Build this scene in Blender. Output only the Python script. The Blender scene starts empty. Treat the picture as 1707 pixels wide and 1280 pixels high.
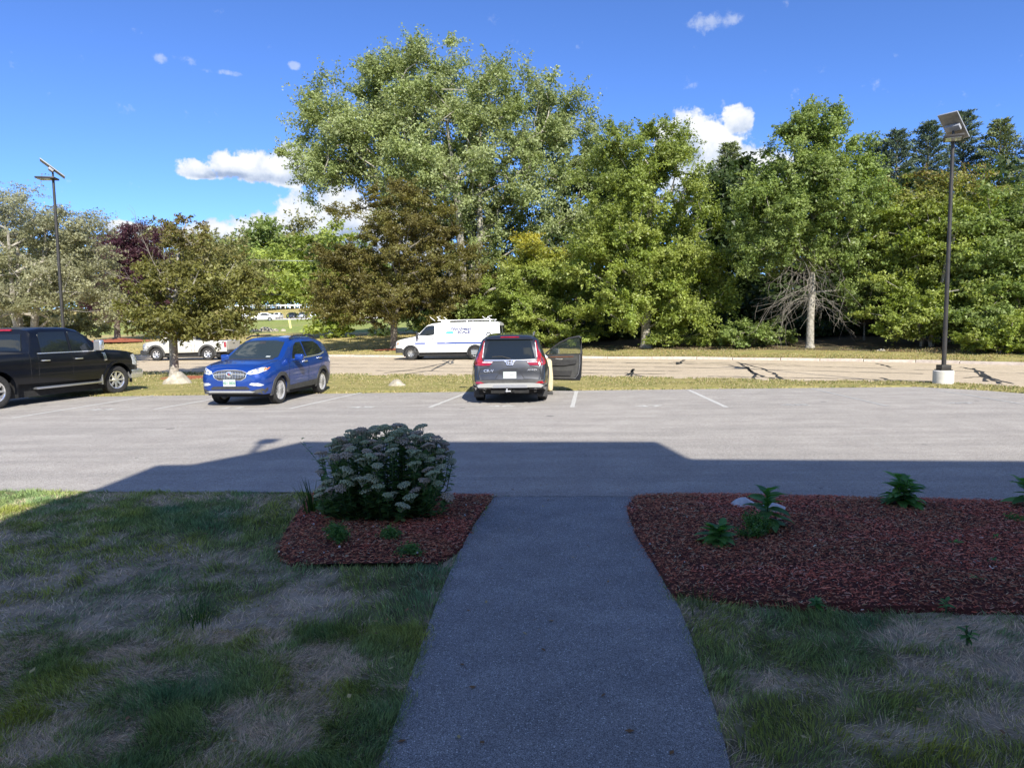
import bpy, bmesh, math, random
import numpy as np
from mathutils import Vector, Matrix, noise as mnoise
from mathutils.bvhtree import BVHTree
from mathutils.geometry import delaunay_2d_cdt

R = math.radians
SC = bpy.context.scene
COL = SC.collection
rnd = random.Random(7)
NR = np.random.default_rng(11)

# ------------------------------------------------------------------ camera
FPX, PITCH, ROLL, EYE = 1150.0, R(4.9), 0.0125, 1.88
CAM_R = Vector((math.cos(ROLL), -math.sin(ROLL)*math.sin(PITCH), -math.sin(ROLL)*math.cos(PITCH)))
CAM_U = Vector((math.sin(ROLL), math.cos(ROLL)*math.sin(PITCH), math.cos(ROLL)*math.cos(PITCH)))
CAM_F = Vector((0, math.cos(PITCH), -math.sin(PITCH)))
cd = bpy.data.cameras.new('camera'); cam = bpy.data.objects.new('camera', cd); COL.objects.link(cam)
cd.sensor_fit = 'HORIZONTAL'; cd.sensor_width = 36; cd.lens = FPX/1707*36
cd.clip_start = .05; cd.clip_end = 4000
m = Matrix.Identity(4)
for i in range(3):
    m[i][0] = CAM_R[i]; m[i][1] = CAM_U[i]; m[i][2] = -CAM_F[i]
m.translation = (0, 0, EYE)
cam.matrix_world = m
SC.camera = cam

def ray(px, py):
    return CAM_F + CAM_R*((px-853.5)/FPX) + CAM_U*((640-py)/FPX)
def gp(px, py, z=0.0):
    d = ray(px, py); t = (z-EYE)/d.z
    return Vector((d.x*t, d.y*t, z))
def at(px, py, Y):
    d = ray(px, py); t = Y/d.y
    return Vector((d.x*t, Y, EYE+d.z*t))

# ------------------------------------------------------------------ light and sky
SUN_EL = R(36); SH = Vector((-0.292, 0.956, 0))          # SH: horizontal direction in which shadows fall
SUN_AZ = math.atan2(-SH.x, -SH.y)
W = bpy.data.worlds.new('World'); SC.world = W; W.use_nodes = True
def build_world():
    nt = W.node_tree; nt.nodes.clear(); N = nt.nodes; Lk = nt.links
    def n(t, **k):
        x = N.new(t)
        for a, b in k.items(): setattr(x, a, b)
        return x
    def mth(op, a, b=None, c=None, clamp=False):
        x = n('ShaderNodeMath', operation=op); x.use_clamp = clamp
        for i, v in enumerate((a, b, c)):
            if v is None: continue
            if isinstance(v, (int, float)): x.inputs[i].default_value = v
            else: Lk.new(v, x.inputs[i])
        return x.outputs[0]
    out = n('ShaderNodeOutputWorld')
    sky = n('ShaderNodeTexSky', sky_type='NISHITA'); sky.sun_disc = False
    sky.sun_elevation = SUN_EL; sky.sun_rotation = SUN_AZ
    sky.air_density = .6; sky.dust_density = 0; sky.ozone_density = 8.0; sky.altitude = 100
    hs = n('ShaderNodeHueSaturation'); hs.inputs['Saturation'].default_value = 1.04; hs.inputs['Hue'].default_value = .506
    Lk.new(sky.outputs[0], hs.inputs['Color'])
    b1 = n('ShaderNodeBackground'); Lk.new(hs.outputs[0], b1.inputs[0]); b1.inputs[1].default_value = .117
    tc = n('ShaderNodeTexCoord'); sp = n('ShaderNodeSeparateXYZ'); Lk.new(tc.outputs['Generated'], sp.inputs[0])
    az = mth('ARCTAN2', sp.outputs[0], sp.outputs[1]); el = mth('ARCSINE', sp.outputs[2])
    def noi(scale, det, rough):
        x = n('ShaderNodeTexNoise'); x.inputs['Scale'].default_value = scale; x.inputs['Detail'].default_value = det
        x.inputs['Roughness'].default_value = rough; Lk.new(tc.outputs['Generated'], x.inputs['Vector']); return x.outputs[0]
    n1 = noi(22, 9, .62); n2 = noi(60, 6, .6); n3 = noi(9, 4, .5)
    #         px   py   rx  up  dn  weight
    blobs = [(335,288,38,22,11,1),(380,283,48,30,16,1),(430,287,52,38,20,1),(478,290,44,44,20,1),
             (255,390,48,12,26,1),(205,378,32,12,22,1),(360,400,62,34,60,1),(430,400,70,46,80,1),(510,385,72,58,90,1),(570,370,62,66,90,1),(640,390,90,60,90,1),
             (1140,222,38,42,70,1),(1178,240,46,38,70,1),(1225,262,46,46,60,1),(1232,205,26,26,26,1),(1212,300,110,50,60,1),(1260,290,50,36,40,1),
             (1190,38,40,16,16,.55),(267,97,13,9,9,.35),(308,99,18,9,9,.35),(372,122,30,5,4,.3),(490,110,10,6,6,.2)]
    def ae(px, py):
        d = ray(px, py).normalized(); return math.atan2(d.x, d.y), math.asin(d.z)
    dens = None; hgt = None; thin = None
    B = []
    for (px, py, rx, up, dn, w) in blobs:
        a0, e0 = ae(px, py); a1, _ = ae(px+rx, py); _, eu = ae(px, py-up); _, ed = ae(px, py+dn)
        B.append((a0, e0, a1-a0, eu-e0, e0-ed, w))
    for k in range(12):                                   # unseen cumulus added out of view, their white light lifts the shade
        a0 = 1.05+k*.37; e0 = (.16, .42, .75)[k % 3]+.08*rnd.random()
        B.append((a0 if a0 < math.pi else a0-2*math.pi, e0, (.26, .30, .42)[k % 3]+.1*rnd.random(), .11, .07, 1))
    for (a0, e0, rx, up, dn, w) in B:
        da = mth('DIVIDE', mth('SUBTRACT', az, a0), rx)
        de = mth('SUBTRACT', el, e0)
        du = mth('DIVIDE', mth('MAXIMUM', de, 0.0), up); dd = mth('DIVIDE', mth('MINIMUM', de, 0.0), dn)
        r2 = mth('ADD', mth('MULTIPLY', da, da), mth('ADD', mth('MULTIPLY', du, du), mth('MULTIPLY', dd, dd)))
        f = mth('MULTIPLY', mth('MAXIMUM', mth('SUBTRACT', 1.0, r2), -1.5), 1.0)
        if w < 1:
            thin = f if thin is None else mth('MAXIMUM', thin, f); continue
        h = mth('ADD', du, dd)                            # -1 at the base .. 1 at the top
        hh = mth('MULTIPLY', h, mth('MAXIMUM', f, 0.0))
        dens = f if dens is None else mth('MAXIMUM', dens, f)
        hgt = hh if hgt is None else mth('ADD', hgt, hh)
    d2 = mth('ADD', dens, mth('MULTIPLY', mth('SUBTRACT', n1, .5), 4.4))
    d2 = mth('ADD', d2, mth('MULTIPLY', mth('SUBTRACT', n2, .5), 1.7))
    al = n('ShaderNodeMapRange', interpolation_type='SMOOTHSTEP'); Lk.new(d2, al.inputs[0])
    al.inputs[1].default_value = -.38; al.inputs[2].default_value = .28
    d3 = mth('ADD', mth('ADD', thin, mth('MULTIPLY', mth('SUBTRACT', n1, .5), 7.0)), mth('MULTIPLY', mth('SUBTRACT', n2, .5), 5.0))
    al2 = n('ShaderNodeMapRange', interpolation_type='SMOOTHSTEP'); Lk.new(d3, al2.inputs[0])
    al2.inputs[1].default_value = -.3; al2.inputs[2].default_value = 1.6; al2.inputs[4].default_value = .45
    sh = mth('ADD', mth('MULTIPLY', hgt, .75), mth('MULTIPLY', mth('SUBTRACT', n1, .5), 1.9))
    sh = mth('ADD', sh, mth('MULTIPLY', mth('SUBTRACT', n3, .5), .8))
    cr = n('ShaderNodeValToRGB'); Lk.new(mth('ADD', sh, .5), cr.inputs[0])
    e = cr.color_ramp.elements
    e[0].position = .10; e[0].color = (.36, .45, .64, 1); e[1].position = .80; e[1].color = (.95, .97, 1, 1)
    x = e.new(.42); x.color = (.66, .74, .88, 1)
    b2 = n('ShaderNodeBackground'); Lk.new(cr.outputs[0], b2.inputs[0]); b2.inputs[1].default_value = .49
    mx = n('ShaderNodeMixShader'); Lk.new(mth('MAXIMUM', al.outputs[0], al2.outputs[0]), mx.inputs[0]); Lk.new(b1.outputs[0], mx.inputs[1]); Lk.new(b2.outputs[0], mx.inputs[2])
    Lk.new(mx.outputs[0], out.inputs[0])
build_world()
sd = bpy.data.lights.new('sun', 'SUN'); sun = bpy.data.objects.new('sun', sd); COL.objects.link(sun)
sd.energy = 3.75; sd.angle = R(.53); sd.color = (1, .95, .86)
sun.rotation_euler = Vector((SH.x*math.cos(SUN_EL), SH.y*math.cos(SUN_EL), -math.sin(SUN_EL))).to_track_quat('-Z', 'Y').to_euler()
sun.location = (10, -30, 30)
SC.view_settings.view_transform = 'Standard'; SC.view_settings.look = 'None'
SC.view_settings.exposure = 1.15; SC.view_settings.gamma = 1; SC.view_settings.use_curve_mapping = False
SC.render.engine = 'CYCLES'
SC.cycles.max_bounces = 6; SC.cycles.transparent_max_bounces = 8

# ------------------------------------------------------------------ helpers
def tag(o, label=None, cat=None, group=None, kind=None):
    if label: o['label'] = label
    if cat: o['category'] = cat
    if group: o['group'] = group
    if kind: o['kind'] = kind
    return o
def link(name, me, mats=None, parent=None):
    if mats is not None:
        me.materials.clear()
        for q in (mats if isinstance(mats, (list, tuple)) else [mats]): me.materials.append(q)
    o = bpy.data.objects.new(name, me); COL.objects.link(o)
    if parent: o.parent = parent
    return o
def empty(name, loc, rz=0, label=None, cat=None, group=None):
    o = bpy.data.objects.new(name, None); COL.objects.link(o); o.empty_display_size = .2
    o.location = loc; o.rotation_euler = (0, 0, rz)
    return tag(o, label, cat, group)
def bobj(name, bm, mat, parent=None, smooth=None):
    bmesh.ops.recalc_face_normals(bm, faces=bm.faces)
    me = bpy.data.meshes.new(name); bm.to_mesh(me); bm.free()
    if smooth is not None:
        me.shade_smooth(); me.set_sharp_from_angle(angle=R(smooth))
    return link(name, me, mat, parent)
def pobj(name, verts, faces, mat, parent=None, smooth=None):
    me = bpy.data.meshes.new(name); me.from_pydata([tuple(v) for v in verts], [], faces); me.update()
    if smooth is not None:
        me.shade_smooth(); me.set_sharp_from_angle(angle=R(smooth))
    return link(name, me, mat, parent)
def copy_tree(o, parent=None):
    c = o.copy(); COL.objects.link(c); c.parent = parent
    for ch in list(o.children): copy_tree(ch, c)
    return c
def np_mesh(name, V, k, mat, parent=None, colors=None, smooth=False):
    """V: (n,3) float array, faces are consecutive groups given by k (int array of (m,3) or (m,4))."""
    me = bpy.data.meshes.new(name)
    V = np.ascontiguousarray(V, dtype=np.float32); k = np.ascontiguousarray(k, dtype=np.int32)
    me.vertices.add(len(V)); me.vertices.foreach_set('co', V.ravel())
    me.loops.add(k.size); me.loops.foreach_set('vertex_index', k.ravel())
    me.polygons.add(len(k)); me.polygons.foreach_set('loop_start', np.arange(0, k.size, k.shape[1], dtype=np.int32))
    me.update(calc_edges=True)
    if colors is not None:
        a = me.attributes.new('tint', 'FLOAT_COLOR', 'POINT')
        c = np.ones((len(V), 4), dtype=np.float32); c[:, :3] = colors; a.data.foreach_set('color', c.ravel())
    if smooth: me.shade_smooth()
    return link(name, me, mat, parent)
# bmesh shapes
def box(bm, lo, hi, mtx=None):
    vs = [bm.verts.new((x, y, z)) for x in (lo[0], hi[0]) for y in (lo[1], hi[1]) for z in (lo[2], hi[2])]
    for f in ((0,1,3,2),(4,6,7,5),(0,4,5,1),(2,3,7,6),(0,2,6,4),(1,5,7,3)): bm.faces.new([vs[i] for i in f])
    if mtx is not None: bmesh.ops.transform(bm, matrix=mtx, verts=vs)
    return vs
def rbox(bm, lo, hi, bev=.01, mtx=None, seg=2):
    b2 = bmesh.new(); box(b2, lo, hi)
    bmesh.ops.bevel(b2, geom=b2.edges[:], offset=bev, segments=seg, profile=.6, affect='EDGES')
    if mtx is not None: bmesh.ops.transform(b2, matrix=mtx, verts=b2.verts)
    merge(bm, b2)
def merge(bm, b2):
    mp = {v: bm.verts.new(v.co) for v in b2.verts}
    for f in b2.faces: bm.faces.new([mp[v] for v in f.verts])
    b2.free()
def tube(bm, pts, rad, seg=6, cap=True):
    pts = [Vector(p) for p in pts]; n = len(pts)
    rads = rad if isinstance(rad, (list, tuple)) else [rad]*n
    rings = []; up = Vector((0.013, .021, 1)).normalized()
    for i, p in enumerate(pts):
        t = (pts[min(i+1, n-1)]-pts[max(i-1, 0)]).normalized()
        a = t.cross(up)
        if a.length < .1: a = t.cross(Vector((1, 0, 0)))
        a.normalize(); b = t.cross(a)
        rings.append([bm.verts.new(p+(a*math.cos(2*math.pi*k/seg)+b*math.sin(2*math.pi*k/seg))*rads[i]) for k in range(seg)])
    for i in range(n-1):
        for k in range(seg):
            bm.faces.new((rings[i][k], rings[i][(k+1) % seg], rings[i+1][(k+1) % seg], rings[i+1][k]))
    if cap:
        bm.faces.new(rings[0][::-1]); bm.faces.new(rings[-1])
def lathe(bm, prof, seg=24, axis='y', c=(0, 0, 0), closed=False):
    """prof: (r, h) pairs; revolve about axis."""
    rings = []
    for r, h in prof:
        ring = []
        for k in range(seg):
            a = 2*math.pi*k/seg; u, v = r*math.cos(a), r*math.sin(a)
            p = {'y': (u, h, v), 'z': (u, v, h), 'x': (h, u, v)}[axis]
            ring.append(bm.verts.new((p[0]+c[0], p[1]+c[1], p[2]+c[2])))
        rings.append(ring)
    m_ = len(rings)
    for i in range(m_ if closed else m_-1):
        a, b = rings[i], rings[(i+1) % m_]
        for k in range(seg): bm.faces.new((a[k], a[(k+1) % seg], b[(k+1) % seg], b[k]))
    if not closed:
        if prof[0][0] > 1e-4: bm.faces.new(rings[0][::-1])
        if prof[-1][0] > 1e-4: bm.faces.new(rings[-1])
def prism(bm, poly, t0, t1, f):
    """poly of 2-D points, f(u,v,t)->3-D"""
    a = [bm.verts.new(f(u, v, t0)) for u, v in poly]; b = [bm.verts.new(f(u, v, t1)) for u, v in poly]
    n = len(poly); bm.faces.new(a[::-1]); bm.faces.new(b)
    for i in range(n): bm.faces.new((a[i], a[(i+1) % n], b[(i+1) % n], b[i]))
# noise in numpy
def vnoise(x, y, seed=0):
    xi = np.floor(x).astype(np.int64); yi = np.floor(y).astype(np.int64); fx = x-xi; fy = y-yi
    fx = fx*fx*(3-2*fx); fy = fy*fy*(3-2*fy)
    def h(a, b):
        k = (a*374761393+b*668265263+seed*974634777) & 0xffffffff
        k = ((k ^ (k >> 13))*1274126177) & 0xffffffff
        return ((k ^ (k >> 16)) & 0xffff)/65535.0
    return (h(xi, yi)*(1-fx)+h(xi+1, yi)*fx)*(1-fy)+(h(xi, yi+1)*(1-fx)+h(xi+1, yi+1)*fx)*fy
def fbm(x, y, s, oct=4, seed=0):
    v = 0; a = .5; t = 0
    for o in range(oct):
        v = v+a*vnoise(x*s+o*17.3, y*s+o*9.1, seed+o); t += a; a *= .55; s *= 2.03
    return v/t
def inpoly(X, Y, poly):
    r = np.zeros(X.shape, bool); n = len(poly)
    for i in range(n):
        x1, y1 = poly[i][0], poly[i][1]; x2, y2 = poly[(i+1) % n][0], poly[(i+1) % n][1]
        c = ((y1 > Y) != (y2 > Y)) & (X < (x2-x1)*(Y-y1)/((y2-y1) if y2 != y1 else 1e-9)+x1)
        r ^= c
    return r

# ------------------------------------------------------------------ materials
def newmat(name):
    m_ = bpy.data.materials.new(name); m_.use_nodes = True
    return m_, m_.node_tree, m_.node_tree.nodes['Principled BSDF']
def mat(name, c1, c2=None, scale=5, rough=.6, metal=0, bump=0, bscale=None, spec=.5, coat=0, det=5, emit=None):
    m_, nt, p = newmat(name)
    p.inputs['Base Color'].default_value = (*c1, 1); p.inputs['Roughness'].default_value = rough
    p.inputs['Metallic'].default_value = metal; p.inputs['Specular IOR Level'].default_value = spec
    if coat:
        p.inputs['Coat Weight'].default_value = coat; p.inputs['Coat Roughness'].default_value = .03
    tc = nt.nodes.new('ShaderNodeTexCoord')
    if c2 is not None:
        no = nt.nodes.new('ShaderNodeTexNoise'); no.inputs['Scale'].default_value = scale; no.inputs['Detail'].default_value = det
        nt.links.new(tc.outputs['Object'], no.inputs['Vector'])
        r = nt.nodes.new('ShaderNodeValToRGB'); r.color_ramp.elements[0].color = (*c1, 1); r.color_ramp.elements[1].color = (*c2, 1)
        r.color_ramp.elements[0].position = .35; r.color_ramp.elements[1].position = .65
        nt.links.new(no.outputs[0], r.inputs[0]); nt.links.new(r.outputs[0], p.inputs['Base Color'])
    if bump:
        nb = nt.nodes.new('ShaderNodeTexNoise'); nb.inputs['Scale'].default_value = bscale or scale*4; nb.inputs['Detail'].default_value = 4
        nt.links.new(tc.outputs['Object'], nb.inputs['Vector'])
        b = nt.nodes.new('ShaderNodeBump'); b.inputs['Strength'].default_value = bump; b.inputs['Distance'].default_value = .02
        nt.links.new(nb.outputs[0], b.inputs['Height']); nt.links.new(b.outputs[0], p.inputs['Normal'])
    return m_
def ground_mat(name, cols, s1, s2, speck=None, rough=.9, bump=.4, bsc=120, stretch=None, bdist=.01, dark=None, spec=.3, con=.42):
    """cols: three colours mixed by two noises; speck=(scale, threshold, colour) adds small stones"""
    m_, nt, p = newmat(name); N = nt.nodes; Lk = nt.links
    tc = N.new('ShaderNodeTexCoord'); vec = tc.outputs['Object']
    def noi(s, d=6, v=None, r=.6):
        x = N.new('ShaderNodeTexNoise'); x.inputs['Scale'].default_value = s; x.inputs['Detail'].default_value = d; x.inputs['Roughness'].default_value = r
        Lk.new(v or vec, x.inputs['Vector']); return x.outputs[0]
    def ramp(f, a, b, pa=.35, pb=.65):
        x = N.new('ShaderNodeValToRGB'); x.color_ramp.elements[0].color = (*a, 1); x.color_ramp.elements[1].color = (*b, 1)
        x.color_ramp.elements[0].position = pa; x.color_ramp.elements[1].position = pb; Lk.new(f, x.inputs[0]); return x.outputs[0]
    def mix(f, a, b, bt='MIX'):
        x = N.new('ShaderNodeMix'); x.data_type = 'RGBA'; x.blend_type = bt
        if isinstance(f, float): x.inputs[0].default_value = f
        else: Lk.new(f, x.inputs[0])
        Lk.new(a, x.inputs[6])
        if isinstance(b, tuple): x.inputs[7].default_value = (*b, 1)
        else: Lk.new(b, x.inputs[7])
        return x.outputs[2]
    col = ramp(noi(s1), cols[0], cols[1])
    v2 = vec
    if stretch:
        mp = N.new('ShaderNodeMapping'); mp.inputs['Scale'].default_value = stretch; Lk.new(vec, mp.inputs[0]); v2 = mp.outputs[0]
    w = ramp(noi(s2, 5, v2), (0, 0, 0), (1, 1, 1), .42, .62)
    sw = N.new('ShaderNodeMath'); sw.operation = 'MULTIPLY'; sw.inputs[1].default_value = .6; Lk.new(w, sw.inputs[0])
    col = mix(sw.outputs[0], col, cols[2])
    mid = ramp(noi(bsc*.22, 4), (.84, .84, .84), (1.14, 1.14, 1.14), .3, .7); col = mix(1.0, col, mid, 'MULTIPLY')
    fine = ramp(noi(bsc, 3), (1-con,)*3, (1+con*.9,)*3, .3, .7)
    col = mix(1.0, col, fine, 'MULTIPLY')
    if speck:
        for (sc_, th, c_, amt) in speck:
            vo = N.new('ShaderNodeTexVoronoi'); vo.inputs['Scale'].default_value = sc_; Lk.new(vec, vo.inputs['Vector'])
            sp_ = N.new('ShaderNodeSeparateXYZ'); Lk.new(vo.outputs['Color'], sp_.inputs[0])
            g = N.new('ShaderNodeMath'); g.operation = 'GREATER_THAN'; g.inputs[1].default_value = amt; Lk.new(sp_.outputs[0], g.inputs[0])
            l = N.new('ShaderNodeMath'); l.operation = 'LESS_THAN'; l.inputs[1].default_value = th; Lk.new(vo.outputs['Distance'], l.inputs[0])
            mm = N.new('ShaderNodeMath'); mm.operation = 'MULTIPLY'; Lk.new(g.outputs[0], mm.inputs[0]); Lk.new(l.outputs[0], mm.inputs[1])
            col = mix(mm.outputs[0], col, c_)
    Lk.new(col, p.inputs['Base Color']); p.inputs['Roughness'].default_value = rough; p.inputs['Specular IOR Level'].default_value = spec
    b = N.new('ShaderNodeBump'); b.inputs['Strength'].default_value = bump; b.inputs['Distance'].default_value = bdist
    Lk.new(noi(bsc, 4), b.inputs['Height']); Lk.new(b.outputs[0], p.inputs['Normal'])
    return m_
def leaf_mat(name, trans=.35, rough=.45, spec=.35):
    m_, nt, p = newmat(name); N = nt.nodes; Lk = nt.links
    a = N.new('ShaderNodeAttribute'); a.attribute_name = 'tint'
    Lk.new(a.outputs['Color'], p.inputs['Base Color']); p.inputs['Roughness'].default_value = rough; p.inputs['Specular IOR Level'].default_value = spec
    t = N.new('ShaderNodeBsdfTranslucent')
    hs = N.new('ShaderNodeHueSaturation'); hs.inputs['Saturation'].default_value = 1.25; hs.inputs['Value'].default_value = 1.3; hs.inputs['Hue'].default_value = .49
    Lk.new(a.outputs['Color'], hs.inputs['Color']); Lk.new(hs.outputs[0], t.inputs['Color'])
    mx = N.new('ShaderNodeMixShader'); mx.inputs[0].default_value = trans
    Lk.new(p.outputs[0], mx.inputs[1]); Lk.new(t.outputs[0], mx.inputs[2])
    Lk.new(mx.outputs[0], N['Material Output'].inputs['Surface'])
    return m_
def glass_mat(name, col=(.02, .03, .03), alpha=.75):
    m_, nt, p = newmat(name)
    p.inputs['Base Color'].default_value = (*col, 1); p.inputs['Roughness'].default_value = .03; p.inputs['Specular IOR Level'].default_value = .7
    p.inputs['Alpha'].default_value = alpha
    return m_
def paint(name, col, flake=0.0, rough=.3):
    m_, nt, p = newmat(name); N = nt.nodes; Lk = nt.links
    tc = N.new('ShaderNodeTexCoord'); no = N.new('ShaderNodeTexNoise'); no.inputs['Scale'].default_value = 3.0; no.inputs['Detail'].default_value = 5
    Lk.new(tc.outputs['Object'], no.inputs['Vector'])
    r = N.new('ShaderNodeMapRange'); r.inputs[3].default_value = rough*.8; r.inputs[4].default_value = rough*1.4; Lk.new(no.outputs[0], r.inputs[0])
    Lk.new(r.outputs[0], p.inputs['Roughness'])
    p.inputs['Base Color'].default_value = (*col, 1); p.inputs['Metallic'].default_value = flake
    p.inputs['Coat Weight'].default_value = .35 if sum(col) < .05 else 1; p.inputs['Coat Roughness'].default_value = .04
    if sum(col) < .05: p.inputs['Specular IOR Level'].default_value = .3
    return m_
M = dict(
    lot=ground_mat('lot_asphalt', ((.335, .307, .275), (.415, .383, .34), (.275, .256, .23)), 1.6, 1.3, [(70, .35, (.50, .49, .46), .8), (55, .34, (.13, .13, .13), .80), (1.1, .09, (.19, .18, .165), .72), (2.3, .05, (.15, .145, .14), .85)], con=.55, bsc=90, stretch=(.12, 1.6, 1), bump=.5),
    path=ground_mat('path_asphalt', ((.285, .282, .275), (.37, .366, .355), (.225, .222, .22)), 1.3, 2.5, [(200, .42, (.46, .46, .46), .74), (95, .30, (.85, .85, .84), .93), (58, .17, (.9, .9, .88), .90), (230, .5, (.10, .10, .10), .62)], bsc=165, bump=1, bdist=.008, con=.62),
    road=ground_mat('road_surface', ((.50, .41, .285), (.56, .465, .33), (.43, .35, .245)), .8, 1.6, [(30, .3, (.25, .23, .2), .8)], bsc=40, stretch=(.15, 1.4, 1), bump=.3),
    soil=ground_mat('lawn_soil', ((.10, .095, .06), (.17, .15, .10), (.06, .075, .035)), 3, 6, bsc=60, bump=.6),
    verge=ground_mat('verge_turf', ((.30, .27, .085), (.42, .34, .14), (.19, .20, .05)), 2.2, 1.1, bsc=18, bump=.9, bdist=.05),
    field=ground_mat('field_turf', ((.38, .31, .12), (.46, .37, .17), (.24, .23, .07)), .5, .28, bsc=6, bump=.7, bdist=.06, stretch=(.5, 1, 1)),
    green=ground_mat('green_turf', ((.20, .26, .055), (.27, .31, .07), (.33, .30, .11)), .4, .15, bsc=5, bump=.5, bdist=.05),
    farlot=ground_mat('far_paving', ((.60, .58, .54), (.70, .67, .62), (.5, .48, .45)), .3, .2, bsc=4, bump=.1),
    mulchbase=ground_mat('mulch_base', ((.10, .028, .018), (.17, .045, .028), (.06, .02, .014)), 12, 7, bsc=70, bump=1, bdist=.03),
    kerb=mat('granite', (.45, .39, .33), (.60, .53, .46), 9, .8, bump=.4, bscale=60),
    bark=mat('bark', (.13, .11, .085), (.27, .24, .19), 14, .9, bump=.8, bscale=30),
    barkpale=mat('pale_bark', (.19, .175, .14), (.40, .37, .31), 7, .85, bump=.6, bscale=30),
    twig=mat('dead_twig', (.16, .145, .12), (.27, .24, .20), 20, .9),
    leaf=leaf_mat('leaf', .42), pine=leaf_mat('needle', .15, .55), grass=leaf_mat('grass_blade', .25, .6, .2),
    tar=mat('crack_tar', (.025, .025, .028), (.05, .05, .052), 9, .55),
    white=mat('white_marking', (.62, .61, .57), (.40, .39, .36), 22, .8, det=8),
    whitefaint=mat('worn_marking', (.48, .47, .44), (.25, .245, .235), 18, .85, det=8),
    conc=mat('concrete', (.52, .50, .45), (.66, .63, .57), 6, .85, bump=.3, bscale=50),
    pole=mat('bronze_pole', (.035, .033, .03), (.055, .05, .045), 4, .45, metal=.3),
    panel=mat('solar_cell', (.012, .016, .035), (.02, .025, .05), 30, .12, spec=.8),
    panelback=mat('panel_back', (.22, .21, .18), (.16, .15, .13), 7, .5),
    alum=mat('aluminium', (.62, .63, .65), None, rough=.35, metal=.9),
    rock=mat('pale_rock', (.28, .25, .19), (.46, .42, .34), 7, .9, bump=.9, bscale=18),
    whiterock=mat('white_rock', (.42, .43, .44), (.70, .70, .70), 9, .85, bump=.9, bscale=22),
    redmulch=mat('red_mulch', (.42, .12, .05), (.26, .08, .04), 30, .95, bump=1, bscale=60),
    rubber=mat('tyre_rubber', (.018, .018, .018), (.032, .031, .030), 20, .85),
    alloy=mat('alloy_rim', (.62, .62, .63), None, rough=.3, metal=.55),
    steel=mat('painted_steel_rim', (.50, .50, .49), None, rough=.35, metal=.7),
    chrome=mat('chrome', (.78, .78, .78), None, rough=.16, metal=.8),
    dark=mat('dark_underbody', (.012, .012, .012), (.02, .02, .02), 8, .9),
    plastic=mat('black_plastic', (.028, .028, .029), (.04, .04, .04), 12, .6),
    cladding=mat('grey_cladding', (.045, .045, .044), (.065, .065, .062), 8, .65),
    glass=glass_mat('tinted_glass', (.012, .016, .018), 1.0),
    clear=glass_mat('clear_glass', (.05, .07, .06), .22),
    shield=glass_mat('windscreen_glass', (.025, .035, .035), 1.0),
    lens=mat('lamp_lens', (.75, .77, .78), (.35, .37, .38), 18, .08, spec=.8, coat=1),
    amber=mat('amber_lens', (.75, .22, .03), None, rough=.1, coat=1),
    red=mat('red_lens', (.22, .006, .01), (.34, .012, .016), 15, .1, spec=.8, coat=1),
    platewhite=mat('plate_white', (.46, .50, .48), None, rough=.4),
    plategreen=mat('plate_green', (.05, .22, .10), None, rough=.5),
    skid=mat('silver_skid', (.45, .45, .43), None, rough=.35, metal=.4),
    pblue=paint('blue_paint', (.006, .048, .27), .35, .28), pgrey=paint('gunmetal_paint', (.024, .027, .034), .3, .3),
    pblack=paint('black_paint', (.004, .005, .008), .0, .3), pwhite=paint('white_paint', (.80, .80, .78), 0, .35),
    pbeige=paint('champagne_paint', (.62, .60, .54), .3, .35),
    navy=mat('navy_print', (.02, .03, .13), None, rough=.4), stripe=mat('blue_stripe', (.035, .07, .30), None, rough=.4),
    cyan=mat('cyan_print', (.09, .50, .56), None, rough=.4), whiteprint=mat('white_print', (.8, .8, .8), None, rough=.4), greyprint=mat('grey_print', (.30, .31, .33), None, rough=.5),
)

# ------------------------------------------------------------------ setting: outlines on the ground (metres)
def W2(pts, z=0.0): return [(q.x, q.y) for q in (gp(a, b, z) for a, b in pts)]
PATH_L = W2([(630,1280),(668,1180),(700,1080),(726,1010),(747,960),(768,915),(790,875),(824,828)])
PATH_R = W2([(1218,1280),(1198,1200),(1180,1150),(1152,1060),(1126,1000),(1097,950),(1068,905),(1049,866),(1045,846),(1058,828)])
PATH_L = [(PATH_L[0][0]-.06, -1.9)]+PATH_L; PATH_R = [(PATH_R[0][0]+.06, -1.9)]+PATH_R
LOTN = [(-70, 8.1), (-14, 8.05)]+W2([(0,818),(250,820),(480,820),(700,824)])+[PATH_L[-1]]
LOTN2 = [PATH_R[-1]]+W2([(1130,825),(1250,827),(1450,832),(1707,838)])+[(14, 6.85), (70, 6.8)]
LOTF = [(-70, 19.6), (-25, 19.55), (-14, 19.5), (0, 19.52), (7, 19.45), (11.4, 19.35), (12.4, 18.2), (13.2, 16.6), (15.5, 14.2), (22, 11.5), (40, 9)]
NEAR = [(-70, 46), (-35, 37.2), (-16.8, 30.9), (-7.1, 27.8), (2.32, 25.0), (9.43, 21.9), (12.83, 20.5), (14.3, 18.6), (17.5, 15.6), (24, 12.4), (42, 9.9)]
KERB = [(-75, 62), (-50, 54.5), (-35.2, 51.0), (-26.9, 48.9), (-12.7, 45.6), (-5.7, 42.6), (3.64, 38.9), (9.5, 36.4), (14.7, 33.6), (18.5, 31.0), (22.0, 27.6), (26.5, 23.5), (34, 18.5), (50, 12)]
BEDL = W2([(506,840),(492,862),(478,885),(466,908),(461,922),(466,934),(482,941),(520,945),(580,947),(650,946),(705,943),(738,937),(760,922)])
BEDL = [W2([(520,822)])[0]]+BEDL+[p for p in PATH_L if BEDL[-1][1]+.02 < p[1]]
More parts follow.
